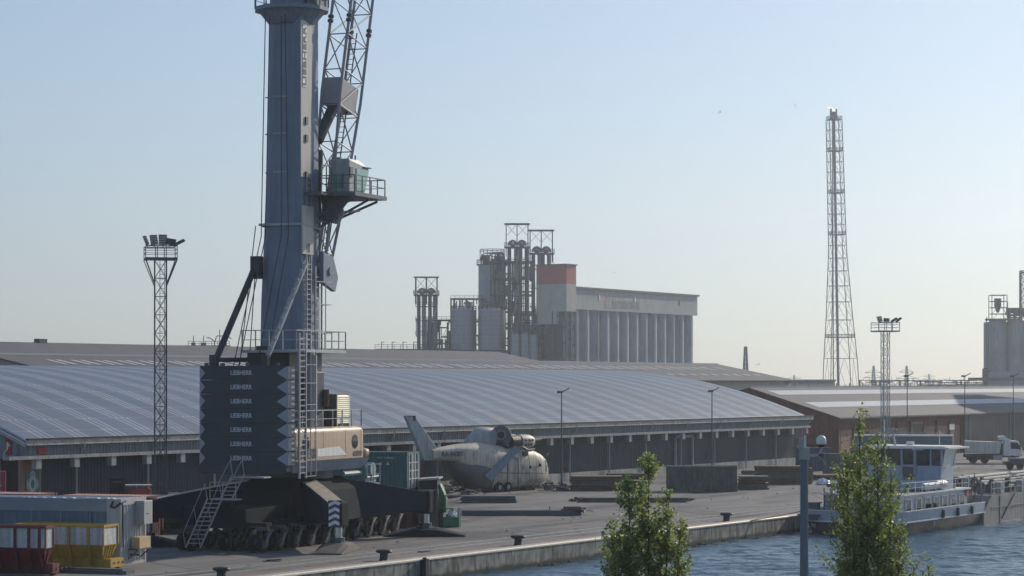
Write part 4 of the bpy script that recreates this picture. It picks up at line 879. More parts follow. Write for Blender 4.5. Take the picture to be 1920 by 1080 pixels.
# plate stacks
def stack(px,py,wpx,hpx,depth,label,rz=0,mat=None,end=None,sheets=9,cat='steel plates',name='plate_stack',seed=1,grp='stacks of steel plates on the quay'):
    p=G(px,py); sc=F/p.y; L=wpx/sc; h=hpx/sc; rr=random.Random(seed); c=MB(); r=thing(name,label,cat,p,R(rz),grp)
    z=0; k=sheets; th=h/k
    for i in range(k):
        a=rr.uniform(0,.25); bq=rr.uniform(-.12,.35); c=MB() if i%3==0 else c
        c.box(a,L-bq,rr.uniform(0,.12),depth-rr.uniform(0,.1),z+th*.12,z+th*.95); z+=th
        if i%3==2 or i==k-1: c.build('plate_bundle',[M_rustg,M_rust][(i//3+seed)%2] if mat is None else mat,r)
    return r
stack(1068,920,100,27,2.5,'low stack of rusty brown steel plates nearest the helicopter nose',-2,seed=1)
stack(1112,919,95,18,2.2,'flat grey brown plates in front of the stack beside the helicopter nose',-2,seed=2,sheets=7)
stack(1136,900,85,12,2.6,'higher flat plates with orange rusty edge behind the stacks left of the tree',1,seed=3,sheets=5)
stack(1384,918,57,25,2.2,'small stack of brown plates touching the right end of the old grey container',-1,seed=4,sheets=8)
stack(1416,908,108,34,2.6,'tall dark stack of plates just left of the camera pole',-2,seed=5,sheets=9)
stack(1514,908,14,25,2.0,'narrow uneven stack of rusty plates just right of the camera pole',0,seed=6,sheets=7)
stack(1530,900,60,9,4,'thin rusty plates lying behind the white plastic bundle',0,seed=7,sheets=3)
stack(1392,890,30,8,2,'low plates behind the small brown stack by the old grey container',0,seed=12,sheets=3)
stack(1088,942,205,9,1.8,'long low row of dark plates lying behind the first tree',-.6,seed=8,sheets=3)
stack(862,943,108,13,1.6,'low dark bundle of beams lying in front of the helicopter',-.3,seed=9,sheets=3,mat=M_dsteel)
stack(1292,925,30,6,1.2,'small heap of scrap plates at the foot of the old grey container',0,seed=10,sheets=3)
stack(800,935,70,6,1.8,'thin dark plates on the ground left of the beams under the helicopter tail',3,seed=11,sheets=3,mat=M_dsteel)
# long girder
p=G(858,967); r=thing('steel_girder','long dark steel girder lying flat across the quay in front of the yard','girder',p,R(.0)); sc=F/p.y
c=MB(); Lg=232/sc; c.box(0,Lg,0,.5,.02,.06); c.box(0,Lg-.3,0,.6,.36,.40); c.box(.0,Lg,.2,.26,.06,.36); c.box(0,Lg-.4,-.02,.02,.04,.38); c.build('beam',M_dsteel,r)
c=MB()
for i in range(6): c.tube((Lg-1.2+i*.22,.1,.55),(Lg-1.2+i*.22,1.2,.55),.13,8)
c.box(Lg-1.5,Lg+.2,.2,1.2,.25,.45); c.build('rail_clamps',M_rust,r)
c=MB(); c.box(Lg-2.4,Lg-2.3,.1,.2,.4,.7); c.build('stub',M_lgrey,r)
# slanted beams and small scrap
for i,(a,bq,lab) in enumerate((((832,944),(902,930),'thin long beam lying slantwise left of the dark beam bundle'),((820,938),(880,922),'thin beam nearest the green machine, lying slantwise under the helicopter tail'))):
    p=G(*a); q=G(*bq); c=MB(); c.bar((0,0,.15),tuple(q-p+Vector((0,0,.15))),.35,.18); tag(c.build('steel_beam',M_rustg,None,loc=p),lab,'steel beam')
def scrap(px,py,wpx,h,n,label,seed,mats=(0,),sz=.5,name='scrap_heap'):
    p=G(px,py); sc=F/p.y; rr=random.Random(seed); r=thing(name,label,'scrap heap',p); Lw=wpx/sc
    for k,mm in enumerate((M_rust,M_dsteel,M_lgrey)):
        c=MB()
        for i in range(n):
            x=rr.uniform(0,Lw); y=rr.uniform(0,1.8); z=rr.uniform(0.05,h)*(1-abs(x/Lw-.5)); d=Vector((rr.uniform(-1,1),rr.uniform(-1,1),rr.uniform(-.25,.25)))*sz
            c.bar((x,y,z),Vector((x,y,z))+d,rr.uniform(.05,.16),rr.uniform(.05,.2))
        c.build(('rusty_debris','dark_debris','bright_debris')[k],mm,r)
scrap(1020,920,46,.8,26,'tangled dark scrap metal heap between helicopter nose and plate stacks',1)
scrap(836,925,32,1.3,20,'small heap of shiny machine parts under the helicopter tail',2)
scrap(868,928,34,.4,12,'flat pale scrap pieces under the helicopter belly',3,sz=.8)
scrap(1008,916,26,.5,10,'broken pale pieces right under the helicopter nose',4)
scrap(1072,941,22,.3,8,'few pale scraps at the left end of the long low plate row',5)
scrap(1276,940,22,.3,8,'few rusty scraps at the right end of the long low plate row',6)
scrap(1068,965,34,.5,10,'short rusty clamps at the right end of the long girder',7)
scrap(290,958,70,1.6,40,'dark machine parts lying behind the crane outrigger on the left',8,sz=.9)
# bollards
def mk_bollard(label,p):
    r=thing('bollard',label,'bollard',p,TH,'bollards along the quay edge')
    c=MB(); n=20; prof=((.30,0),(.27,.05),(.24,.12),(.235,.38),(.27,.42)); c.loft([[(math.cos(2*math.pi*i/n)*q,math.sin(2*math.pi*i/n)*q,z) for i in range(n)] for q,z in prof]); c.build('post',M_black,r,smooth=True)
    c=MB(); prof=((.3,.42),(.44,.46),(.46,.53),(.40,.60),(.2,.64),(.05,.65)); c.loft([[(math.cos(2*math.pi*i/n)*q*(.8),math.sin(2*math.pi*i/n)*q*1.1,z) for i in range(n)] for q,z in prof]); c.build('cap',M_black,r,smooth=True); return r
BL=[(410,1086,'bollard at the bottom edge nearest the skips'),(714,1051,'bollard in front of the crane outrigger pad'),(962,1022,'bollard below the long girder'),(1346,977,'bollard right of the first tree'),(1648,942,'bollard behind the stern of the moored barge')]
b0=None
for (x,y,lab) in BL:
    p=G(x,y); s_,t_=ST(p); p=W(s_,QT+1.15,0)
    if b0 is None: b0=mk_bollard('mushroom shaped black '+lab,p)
    else: dup(b0,p,TH,'mushroom shaped black '+lab)
for (x,y,lab) in ((790,1034,'flat dark plate'),(500,1052,'small dark steel cover')):
    pass
c=MB(); c.box(0,.9,0,.35,0,.06); p=G(792,1036); tag(c.build('rail_plate',M_black,None,loc=p,rz=TH),'small flat black plate on the quay edge right of the bollard','plate')
c=MB(); c.box(0,1.0,0,.4,0,.03); c.bar((.2,.1,.06),(1.0,.5,.08),.06); p=G(492,1053); tag(c.build('ground_cover',M_black,None,loc=p),'flat dark cover on the quay in front of the crane','cover')

p=G(296,1000); r=thing('tank_trailer','dark horizontal tank lying behind the left crane outrigger','tank',p,R(4)); c=MB(); c.tube((0,0,.75),(3.4,0,.75),.5,20); c.build('barrel',M_black,r,smooth=True); c=MB(); c.box(.2,3.3,-.4,.4,.05,.3); c.box(.6,.8,-.45,.45,.2,.8); c.box(2.6,2.8,-.45,.45,.2,.8); c.build('cradle',M_dsteel,r)
# ======================= LIGHTS ON MASTS AND POLES =======================
def mast(name,label,px,gy,ztop,wd,lamps,mat,braces=True):
    p=G(px,gy); r=thing(name,label,'floodlight mast',p,R(12),'lattice floodlight masts')
    c=MB(); n=int(ztop/1.35); lattice(c,wd,wd,0,ztop,n,.034,.02); c.build('lattice_shaft',mat,r)
    c=MB(); ladder(c,(.15,wd/2-.05,0),(.15,wd/2-.05,ztop),(1,0,0),.35,.02,.35); c.build('ladder',mat,r)
    h=1.15; c=MB(); c.box(-h,h,-h,h,ztop,ztop+.14)
    for z in (.3,.6): 
        for a,bq in (((-h,-h),(h,-h)),((h,-h),(h,h)),((h,h),(-h,h)),((-h,h),(-h,-h))): c.bar((*a,ztop+.16+z),(*bq,ztop+.16+z),.035)
    for x in (-h,-.3,.35,h):
        for y in (-h,h): c.bar((x,y,ztop),(x,y,ztop+1.0),.06)
    for y in (-h,h): c.bar((-h,y,ztop+.98),(h,y,ztop+.98),.08)
    if braces:
        for sx_ in (-1,1):
            for sy_ in (-1,1): c.bar((sx_*h,sy_*h,ztop),(sx_*wd/2,sy_*wd/2,ztop-1.9),.07)
    c.build('platform',mat,r)
    for i,(x,tilt,w_,hh) in enumerate(lamps):
        c=MB(); a=R(tilt); dx=math.sin(a)*hh; dz=math.cos(a)*hh; th=.14
        for q in range(6):
            f0=q/6; f1=(q+.82)/6; z0=ztop+1.05
            c.loft([[(x+dx*f-w_/2*math.cos(a),y,z0+dz*f+w_/2*math.sin(a)*.5) for y in (-1.2,-.95)]+[(x+dx*f+w_/2*math.cos(a),y,z0+dz*f-w_/2*math.sin(a)*.5) for y in (-.95,-1.2)] for f in (f0,f1)])
        c.bar((x,-1.1,ztop+.9),(x+dx*.5,-1.1,ztop+1.1+dz*.4),.07); c.build('floodlight',M_dsteel,r,smooth=False)
    return r
mast('floodlight_mast','tall grey lattice mast with five floodlights standing left of the harbour crane',301,968,19.0,.86,((-1.0,-22,.28,.72),(-.5,-8,.55,.75),(.1,0,.6,.78),(.6,18,.75,.5),(.95,62,.4,.85)),M_dsteel)
mast('floodlight_mast','pale lattice mast with four floodlights before the brick shed on the right',1660,893,15.2,.72,((-.95,-18,.5,.6),(-.3,4,.6,.38),(.25,58,.35,.75),(.8,52,.3,.7)),M_steel,False)
def lamp(label,px,gy,hh,two=True):
    p=G(px,gy); r=thing('street_lamp',label,'street lamp',p,0,'slim yard lamps'); c=MB(); c.tube((0,0,0),(0,0,hh),.09,8,.05); c.build('pole',M_dsteel,r,smooth=True)
    c=MB(); c.box(-.45,.1,-.15,.15,hh-.12,hh+.1); c.loft([[(-.4,y,hh),(.05,y,hh+.28)] for y in (-.15,.15)],cap=False); c.bar((.05,0,hh),(.75,0,hh+.38),.35,.1); c.build('lamp_head',M_dsteel,r); return r
l0=lamp('slim lamp post on the quay just right of the helicopter nose',1053,906,8.95)
dup(l0,G(1335,889),0,'slim lamp post above the old grey open container'); 
l1=lamp('slim tall lamp post before the brick shed doorway, right of the pale lattice mast',1701,858,10.7)
dup(l1,G(1809,856),0,'slim tall lamp post between the brick shed doorway and the right silo'); dup(l1,G(1900,852),0,'slim tall lamp post nearest the right picture edge')
# surveillance camera pole in the foreground
r=thing('camera_pole','grey foreground steel pole carrying a white dome camera on a side arm','camera pole',(7.47,60,0),0)
c=MB(); c.tube((0,0,0),(0,0,8.28),.118,24,.10); c.build('pole',pm('pole_grey_paint',(.13,.16,.2),.5,var=.08),r,smooth=True)
c=MB(); c.box(-.06,.13,-.13,-.05,8.0,8.3); c.box(-.12,-.02,-.1,.05,8.0,8.55); c.bar((.1,-.05,8.1),(.42,-.05,8.12),.06); c.bar((.38,-.05,8.1),(.45,-.05,8.28),.06); c.bar((-.12,0,8.45),(-.12,0,8.0),.02); c.bar((-.12,0,8.4),(0,0,8.4),.02); c.build('bracket',M_steel,r)
c=MB(); n=20; c.loft([[(.43+math.cos(2*math.pi*i/n)*q,-.05+math.sin(2*math.pi*i/n)*q,z+.09) for i in range(n)] for q,z in ((.115,8.30),(.128,8.33),(.125,8.42),(.105,8.48),(.06,8.52),(.01,8.53))]); c.build('camera_housing',M_white,r,smooth=True)
c=MB(); c.loft([[(.43+math.cos(2*math.pi*i/n)*q,-.05+math.sin(2*math.pi*i/n)*q,z+.09) for i in range(n)] for q,z in ((.02,8.21),(.07,8.23),(.1,8.27),(.11,8.31))]); c.build('camera_dome',M_glass,r,smooth=True)
c=MB(); c.box(-.02,.04,-.1,-.04,8.3,8.62); c.build('antenna_panel',M_white,r)
c=MB(); c.path([(.4,-.05,8.08),(.48,-.05,7.98),(.52,-.06,7.9),(.55,-.05,7.86)],.008); c.build('loose_cable',M_steel,r)
# ======================= BARGE =======================
bs,bt=-99.3,-49.35
BR=thing('tanker_barge','white and grey inland tanker barge moored along the quay, stern towards the camera','barge',W(bs,bt,0),TH)
HB=3.9
def hull_ring(z,hw,aft,x1=13.6):
    aft-=4.2 # stern rounded plan
    pts=[(x1,-hw),]; n=10
    for i in range(n+1):
        a=-math.pi/2-math.pi*i/n; pts.append((aft+1.6+math.cos(a)*1.6*1.0,math.copysign(abs(math.sin(a))**.55,math.sin(a))*hw))
    pts.append((x1,hw)); return [(x,y,z) for x,y in pts]
c=MB(); c.loft([hull_ring(-1.9,3.2,1.2),hull_ring(-1.2,3.6,.5),hull_ring(-.25,3.88,0)]); c.build('lower_hull',M_hullb,BR,smooth=True)
c=MB(); c.loft([hull_ring(-.25,3.9,-.02),hull_ring(.52,3.98,-.1)],cap=False); c.loft([hull_ring(-.25,3.8,.08),hull_ring(.52,3.88,0)],cap=False); c.build('bulwark',M_hullw,BR,smooth=True)
c=MB(); c.loft([hull_ring(.5,4.02,-.14),hull_ring(.56,4.02,-.14)]) if 0 else c.loft([hull_ring(-.3,4.0,-.12),hull_ring(-.2,4.0,-.12)],cap=False); rr_=hull_ring(.54,3.95,-.08)
for a,bq in zip(rr_,rr_[1:]): c.bar(a,bq,.12,.06)
c.build('rubbing_strake',M_white,BR)
c=MB(); c.loft([hull_ring(-.28,3.8,.1),hull_ring(-.2,3.8,.1)]); c.build('aft_deck',M_rustg,BR)
for y in (-.8,3.0): 
    c=MB(); c.prism([(y-.9,.25),(y+.9,.25),(y+.6,-.18),(y-.6,-.18)],'x',-4.45,-4.22); c.build('stern_recess',M_dsteel,BR)
# aft cabin
c=MB(); c.box(-2.3,11.5,-3.3,2.7,-.2,1.62); cab_=c.build('aft_cabin',M_hullw,BR,bevel=.06)
c=MB(); 
for x in (-1.2,.8,2.6,4.4,6.1,7.9,9.7): c.box(x,x+.95,-3.36,-3.28,.3,1.25)
each(c,'side_window',M_glass,cab_)
c=MB()
for x in (-1.2,.8,2.6,4.4,6.1,7.9,9.7):
    for a,b_ in (((x-.06,.24),(x+1.01,.24)),((x+1.01,.24),(x+1.01,1.31)),((x+1.01,1.31),(x-.06,1.31)),((x-.06,1.31),(x-.06,.24))): c.bar((a[0],-3.34,a[1]),(b_[0],-3.34,b_[1]),.07)
each(c,'window_frame',M_white,cab_)
c=MB(); c.box(-2.36,-2.28,-.3,1.9,.0,.95); c.build('rear_window',M_rustg,cab_)
c=MB(); c.box(-2.38,-2.3,1.88,1.94,-.1,1.0); c.box(-2.38,-2.3,-.3,1.94,.95,1.0); c.build('window_frame',M_dsteel,cab_)
c=MB(); ladder(c,(-2.45,2.35,-.2),(-2.45,2.35,2.1),(0,1,0),.5,.03,.3); c.build('stern_ladder',M_dsteel,BR)
text('number','02325070',(-2.33,1.85,1.12),(0,-1,0),(0,0,1),.3,M_logod,cab_,2.2,.03)
c=MB(); c.box(-2.5,11.8,-3.5,2.9,1.62,1.74); c.build('cabin_roof',M_white,BR)
c=MB(); c.loft([[(-1.3+math.cos(2*math.pi*i/16)*q*1.2,1.3+math.sin(2*math.pi*i/16)*q*1.1,z) for i in range(16)] for q,z in ((.62,1.74),(.62,3.0),(.55,3.35),(.45,3.45))]); c.build('funnel',M_black,BR,smooth=True)
c=MB(); c.box(2.6,7.4,-3.3,-.9,1.9,2.25); c.prism([(-3.4,2.25),(-.8,2.25),(-1.1,2.5),(-3.0,2.5)],'x',2.6,7.4); c.build('upper_deckhouse',M_hullw,BR)
c=MB(); c.loft([[(x,-2.3+y*k_,2.3+z) for y,z in ((-.7,.1),(-.5,-.25),(.5,-.25),(.7,.1))] for x,k_ in ((3.0,.4),(4.0,1),(5.6,.9),(6.6,.1))]); c.build('work_boat',M_white,BR)
c=MB(); rail(c,[(-2.3,-3.4,1.74),(11.5,-3.4,1.74)],.8,.02,1.4); rail(c,[(-2.3,2.8,1.74),(-2.3,-3.4,1.74)],.8,.02,1.2); c.build('cabin_railing',M_white,BR)
# wheelhouse
c=MB(); c.box(6.6,9.2,-3.05,2.9,1.74,3.55); whs=c.build('wheelhouse_base',M_hullw,BR,bevel=.05)
c=MB(); c.loft([[(6.7,-3.0,3.55),(9.2,-3.0,3.55),(9.2,2.85,3.55),(6.7,2.85,3.55)],[(6.5,-3.15,4.85),(9.6,-3.15,4.85),(9.6,3.0,4.85),(6.5,3.0,4.85)]]); c.build('wheelhouse_glazing',M_glass,BR)
c=MB()
for y in (-3.05,-2.2,-1.0,.1,1.4,2.75): c.bar((6.66,y,3.55),(6.46,y*1.03,4.85),.12)
for x in (6.8,9.2): c.bar((x,-3.05,3.55),(x+.1,-3.2,4.85),.12)
c.bar((6.62,-.95,3.55),(6.48,-.95,4.8),.08); c.box(6.4,6.62,-1.05,.1,3.5,3.62); c.box(6.4,6.5,-1.05,-.9,2.9,4.7); c.box(6.4,6.5,0,.15,2.9,4.7); c.build('window_pillar_frame',M_hullw,BR)
c=MB(); c.prism([(-3.02,3.5),(-3.25,4.85),(-3.2,4.85),(-2.95,3.5)],'x',7.0,9.3); c.build('side_screen',M_white,BR)
c=MB(); c.box(6.5,6.6,-.9,0,2.5,3.4); c.build('door_panel',M_dsteel,BR)
c=MB(); c.box(5.9,10.4,-3.9,3.4,4.85,4.98); c.box(6.2,9.8,-3.5,3.0,4.98,5.06); c.box(6.1,6.9,-1.8,-.9,4.75,4.85); c.build('wheelhouse_roof',M_white,BR)
c=MB(); c.bar((7.2,.9,5.0),(6.6,.9,6.2),.14); c.bar((6.6,.9,6.2),(6.6,.2,6.3),.1); c.bar((6.6,-2.7,6.05),(6.6,2.3,6.05),.1); 
for y in (-2.2,-.7,.8,2.1): c.tube((6.6,y,6.05),(6.6,y,6.45),.04)
c.box(6.4,6.8,.5,1.3,6.2,6.35); c.build('radar_mast',M_lgrey,BR)
c=MB()
for i in range(3): c.bar((6.2,-3.5+i*.2,2.0),(6.2,-3.5+i*.2,2.6),.03)
rail(c,[(5.9,-3.3,1.78),(5.9,2.8,1.78)],.85,.02,1.0); c.build('bridge_railing',M_steel,BR)
for x,y in ((3.0,-3.55),(4.1,-3.55)): c=MB(); c.box(x,x+.5,y-.1,y+.25,-.2,.85); c.build('deck_bollard',M_black,BR)
c=MB(); c.box(-3.6,-2.9,2.7,3.4,-.2,1.0); c.box(-3.7,-2.8,2.6,3.5,1.0,1.08); c.build('stern_bollard',M_dsteel,BR)
for y in (1.9,): c=MB(); c.tube((-2.6,y,1.5),(-2.6,y,2.4),.05); c.box(-2.7,-2.5,y-.4,y+.4,2.2,2.45); c.build('stern_light',M_dsteel,BR)
text('hull_mark','N',(-4.0,2.9,-.75),(0,-1,0),(0,0,1),.3,M_logo,BR); text('hull_mark','N',(3.0,-3.86,-.72),(1,0,0),(0,0,1),.3,M_logo,BR)
# cargo part
def cr_(x,hw,zt): return [(x,-hw,-2),(x,hw,-2),(x,hw,zt),(x,-hw,zt)]
c=MB(); c.add([(13.4,-3.95,-2),(90,-3.95,-2),(90,-3.95,1.0),(15.2,-3.95,.95),(13.4,-3.95,-.3)]+[(13.4,3.95,-2),(90,3.95,-2),(90,3.95,1.0),(15.2,3.95,.95),(13.4,3.95,-.3)],[(0,1,2,3,4),(5,9,8,7,6),(0,4,9,5),(4,3,8,9),(3,2,7,8),(2,1,6,7)]); 
c.build('cargo_hull',M_hullg,BR)
c=MB()
for x in range(17,88,6): c.box(x,x+.08,-4.0,-3.94,-1.2,.9)
c.bar((17.5,-4.0,-.9),(20.5,-4.0,.9),.1); c.box(15,90,-4.03,-3.94,.0,.06); c.build('weld_pattern',M_hullg,BR)
c=MB()
for i,(y,z,r_) in enumerate(((-2.6,1.75,.14),(-2.1,1.9,.12),(-1.5,2.05,.16),(-.6,2.2,.12),(.6,2.1,.14),(1.4,2.0,.12),(-3.2,1.5,.1))):
    c.tube((17+i*.7,y,z),(90,y,z),r_,8)
c.build('cargo_pipework',pm('pipe_grey_paint',(.16,.165,.17),.5,var=.2),BR,smooth=True)
rb=random.Random(6); c=MB()
for i in range(150):
    x=rb.uniform(15.5,60); y=rb.uniform(-3.2,2.8); hgt=rb.uniform(.3,1.1); c.box(x,x+rb.uniform(.1,.6),y,y+rb.uniform(.1,.4),1.0,1.2+hgt)
each(c,'deck_fitting',M_dsteel,BR)
c=MB()
for i in range(60):
    x=rb.uniform(16,60); y=rb.uniform(-3.0,2.0); z=rb.uniform(1.8,2.5); c.tube((x,y,z),(x,y,z+.05),rb.uniform(.12,.3),10); c.tube((x,y,1),(x,y,z),.04,6)
for i in range(8): c.box(18+i*5,18.8+i*5,-3.7,-3.2,1.0,1.9)
each(c,'valve',M_lgrey,BR)
c=MB(); rail(c,[(15.4,-3.85,1.0),(80,-3.85,1.0)],1.0,.025,1.5); c.build('side_railing',M_steel,BR)
c=MB(); ladder(c,(13.0,-3.3,-.2),(14.5,-3.3,1.7),(0,1,0),.6,.04,.3); rail(c,[(13.0,-2.8,-.1),(14.5,-2.8,1.7)],.9,.03,1); c.box(11.9,13.2,-3.0,3.0,-.2,1.1); c.build('access_steps',M_dsteel,BR)
# extra fittings on the barge
for x in (4.5,7.6,10.6): c=MB(); c.tube((x,-4.02,.35),(x,-4.02,-.25),.13,10); c.bar((x,-4.0,.35),(x,-3.9,.6),.03); c.build('fender',M_black,BR,smooth=True)
c=MB(); c.loft([[(11.2+math.cos(2*math.pi*i/16)*.3,-3.45,1.35+math.sin(2*math.pi*i/16)*.3) for i in range(16)],[(11.2+math.cos(2*math.pi*i/16)*.3,-3.38,1.35+math.sin(2*math.pi*i/16)*.3) for i in range(16)]]); c.build('lifebuoy',M_signr,BR)
rb=random.Random(14); c=MB()
for i in range(60):
    x=rb.uniform(-2,11); y=rb.uniform(-3.4,2.4); hh=rb.uniform(.1,.5); c.box(x,x+rb.uniform(.1,.5),y,y+rb.uniform(.1,.4),1.74,1.74+hh)
each(c,'roof_fitting',M_dsteel,BR)
c=MB(); c.tube((8.4,2.3,5.0),(8.4,2.3,7.0),.04); c.tube((9.0,-2.0,5.0),(9.0,-2.0,6.2),.03); c.tube((8,0,5.06),(8,0,5.35),.3,14); c.build('antenna_set',M_white,BR)
# mooring rope
c=MB(); c.tube(W(-103,-46,.5)-W(-99.2,-46,0),W(-111,-44.2,-.1)-W(-99.2,-46,0),.04,6); tag(c.build('mooring_rope',M_rope,None,loc=W(-99.2,-46,0)),'dark mooring rope from the barge stern to the quay','rope')
# ======================= VEHICLES, CONTAINERS RIGHT =======================
p=G(1545,888); box_container('blue_container','blue container standing right of the warehouse corner behind the camera pole',G(1500,883),R(3),3.4,2.4,2.6,M_cblue)
box_container('green_container','dark green container behind the second tree, left of the long trailer',G(1548,893),R(-2),9,2.4,2.4,M_cgreen)
p=G(1786,873); rz=-R(10); exx=Vector((math.cos(rz),math.sin(rz),0))
TR=thing('box_trailer','long dark grey box trailer with white rim parked behind the barge','trailer',p-exx*11.5,rz)
c=MB(); c.box(0,11.5,0,2.5,.45,3.45); c.build('box_body',M_cgreen if 0 else pm('dark_trailer_sheet',(.13,.15,.17),.6,var=.1),TR)
c=MB(); c.box(-.05,11.55,-.05,2.55,3.45,3.6); c.box(11.5,11.6,0,2.5,.4,3.5); c.build('white_rim',M_white,TR)
c=MB(); c.box(11.6,11.75,.3,2.2,.8,1.6); c.tube((11.7,.6,1.0),(11.7,2.0,1.0),.16); c.build('rear_coupling',M_steel,TR)
for x in (1.5,2.8,9.3,10.6): c=MB(); c.tube((x,.05,.45),(x,.4,.45),.45,16); c.build('wheel',M_tyre,TR,smooth=True)
p=G(1812,869); TK=thing('tipper_truck','white tipper truck with cream tipper body parked right of the box trailer','truck',p,-R(6))
sc=F/p.y
c=MB(); c.prism([(0,1.3),(4.0,1.2),(4.2,2.6),(-.1,2.75)],'y',0,2.4); c.build('tipper_body',pm('cream_paint',(.62,.58,.5),.5,var=.12,streak=.2),TK,bevel=.05)
c=MB(); c.prism([(4.4,.9),(6.6,.9),(6.7,1.7),(6.2,2.75),(4.5,2.85)],'y',0,2.4); cbb=c.build('cab',M_white,TK,bevel=.1)
c=MB(); c.prism([(5.3,1.8),(6.45,1.8),(6.15,2.55),(5.3,2.6)],'y',-.03,-.0); c.prism([(-.0,1.8)]*0 or [(6.55,1.8),(6.75,1.8),(6.3,2.6),(6.1,2.6)],'y',.2,2.2); c.build('cab_window',M_glass,cbb)
c=MB(); c.prism([(4.0,2.9),(5.4,2.85),(4.6,3.35),(3.9,3.3)],'y',.1,2.3); c.build('wind_deflector',M_white,cbb)
c=MB(); c.box(-.2,6.4,.3,2.1,.75,1.1); c.box(3.9,4.4,.2,.6,1.0,2.4); c.build('frame',M_black,TK)
c=MB(); c.box(3.2,4.3,-.02,.3,.5,1.0); c.build('side_tank',M_lgrey,TK)
c=MB(); c.box(.0,4.3,.02,.12,.45,1.2); c.build('side_skirt',M_black,TK)
for y in (.15,2.0): c=MB(); c.box(6.62,6.72,y,y+.25,.95,1.15); c.build('headlight',M_white,cbb)
c=MB(); c.box(6.3,6.45,-.3,-.08,1.7,2.3); c.build('wing_mirror',M_black,cbb)
c=MB(); c.box(-.02,4.1,-.012,.0,2.0,2.04); c.box(1.3,1.36,-.03,.0,1.3,2.65); c.box(2.7,2.76,-.03,.0,1.3,2.6); c.build('body_ribs',M_lgrey,TK)
for x in (.8,2.2,5.5): c=MB(); c.tube((x,.0,.5),(x,.35,.5),.5,18); c.build('wheel',M_tyre,TK,smooth=True)
p=G(1884,881); LR=thing('low_loader','dark low loader trailer with folded deck in front of the white truck','trailer',p,-R(5)); c=MB(); c.box(0,4.5,0,2.2,.5,.95); c.box(.6,4.5,.2,2,.95,1.3); c.build('deck',M_dsteel,LR)
for x in (.6,1.7,3.2): c=MB(); c.tube((x,.0,.4),(x,.3,.4),.4,16); c.build('wheel',M_tyre,LR,smooth=True)
# ======================= BIRDS =======================
def gull(label,px,py,Y,span,rot,bend):
    X=(px-960)/F*Y; z=zat(py,Y); c=MB(); h=span/2
    rings=[]
    for f in (-1,-.5,-.08,.08,.5,1):
        zz=bend*h*(1-abs(abs(f)-.5)*2) ; ch=.22*span*(1-abs(f)*.7); xx=f*h
        rings.append([(xx,-ch*.5+abs(f)*.1*span,zz),(xx,0,zz+.03*span),(xx,ch*.5+abs(f)*.05*span,zz),(xx,0,zz-.03*span*(2 if abs(f)<.1 else .5))])
    c.loft(rings); c.tube((0,-.25*span,0),(0,.2*span,0),.05*span,8,.02*span)
    o=c.build('gull',M_bird,None,loc=(X,Y,z)); o.rotation_euler=(R(10),R(rot),R(20)); return tag(o,label,'bird','gulls in the sky')
gull('small dark gull with raised wings high right of the silo, lower left of the two',1350,211,260,.62,-35,.5)
gull('small gull banking beside the top of the flare tower',1491,198,300,.6,60,.35)
gull('tiny gull gliding low beside the small lattice mast',1422,683,420,1.0,-15,.15)
gull('tiny gull gliding just above the silo roof',1152,511,420,.9,5,.1)
# ======================= INDUSTRIAL SKYLINE =======================
def at(px,py,Y): return Vector(((px-960)/F*Y,Y,zat(py,Y)))
# silo block
Y0=741.0; X0=(1080-960)/F*Y0; SB=thing('grain_silo_block','long grey row of concrete silo cylinders with flat gallery roof and red capped head house','silo block',Vector((X0,Y0,0))+N*4.6,TH)
Ls=86; zt=40
c=MB(); c.prism([(-3.8,zt-7.2),(6,zt-7.2),(6,zt-.6),(-3.8,zt-.6)],'x',.0,Ls); c.build('gallery',pm('gallery_cladding',(.40,.40,.39),.75,var=.1,scale=.2,streak=.3),SB)
c=MB(); c.box(-.3,Ls+.6,-4.4,6.5,zt-.6,zt); c.build('gallery_roof',M_dsteel,SB)
c=MB(); c.corr((0,-4.62),(Ls,-4.62),zt-3,zt-.6,1.2,.1) if 0 else None
for i in range(13):
    x=3.3+i*6.6; c=MB(); c.tube((x,0,0),(x,0,zt-7),3.32,28); c.build('silo_cylinder',M_silo,SB,smooth=True)
for x in (5,14.6,52,72): c=MB(); ladder(c,(x+1.6,-3.6,3),(x+1.6,-3.6,zt-8),(1,0,0),.8,.07,1.2); c.build('silo_ladder',M_dsteel,SB)
c=MB(); ladder(c,(Ls+1.2,-1,0),(Ls+1.2,-1,zt-8),(1,0,0),1.2,.1,4); c.build('end_ladder',M_dsteel,SB)
for x in (16,40,72): c=MB(); c.box(x,x+.8,-3.95,-3.8,zt-4,zt-2.2); c.build('gallery_window',M_white if x<60 else M_black,SB)
text('lettering','KATOEN NATIE',(25,-3.86,zt-6.2),(1,0,0),(0,0,1),2.6,pm('faded_lettering',(.25,.25,.26),.8,var=.1),SB,19,.02)
c=MB(); c.prism([(20,zt-6.3),(23.2,zt-6.3),(23.2,zt-4),(21.6,zt-2.4),(20,zt-4)],'y',-3.86,-3.8); c.build('red_emblem',pm('faded_red_mark',(.42,.27,.25),.8),SB)
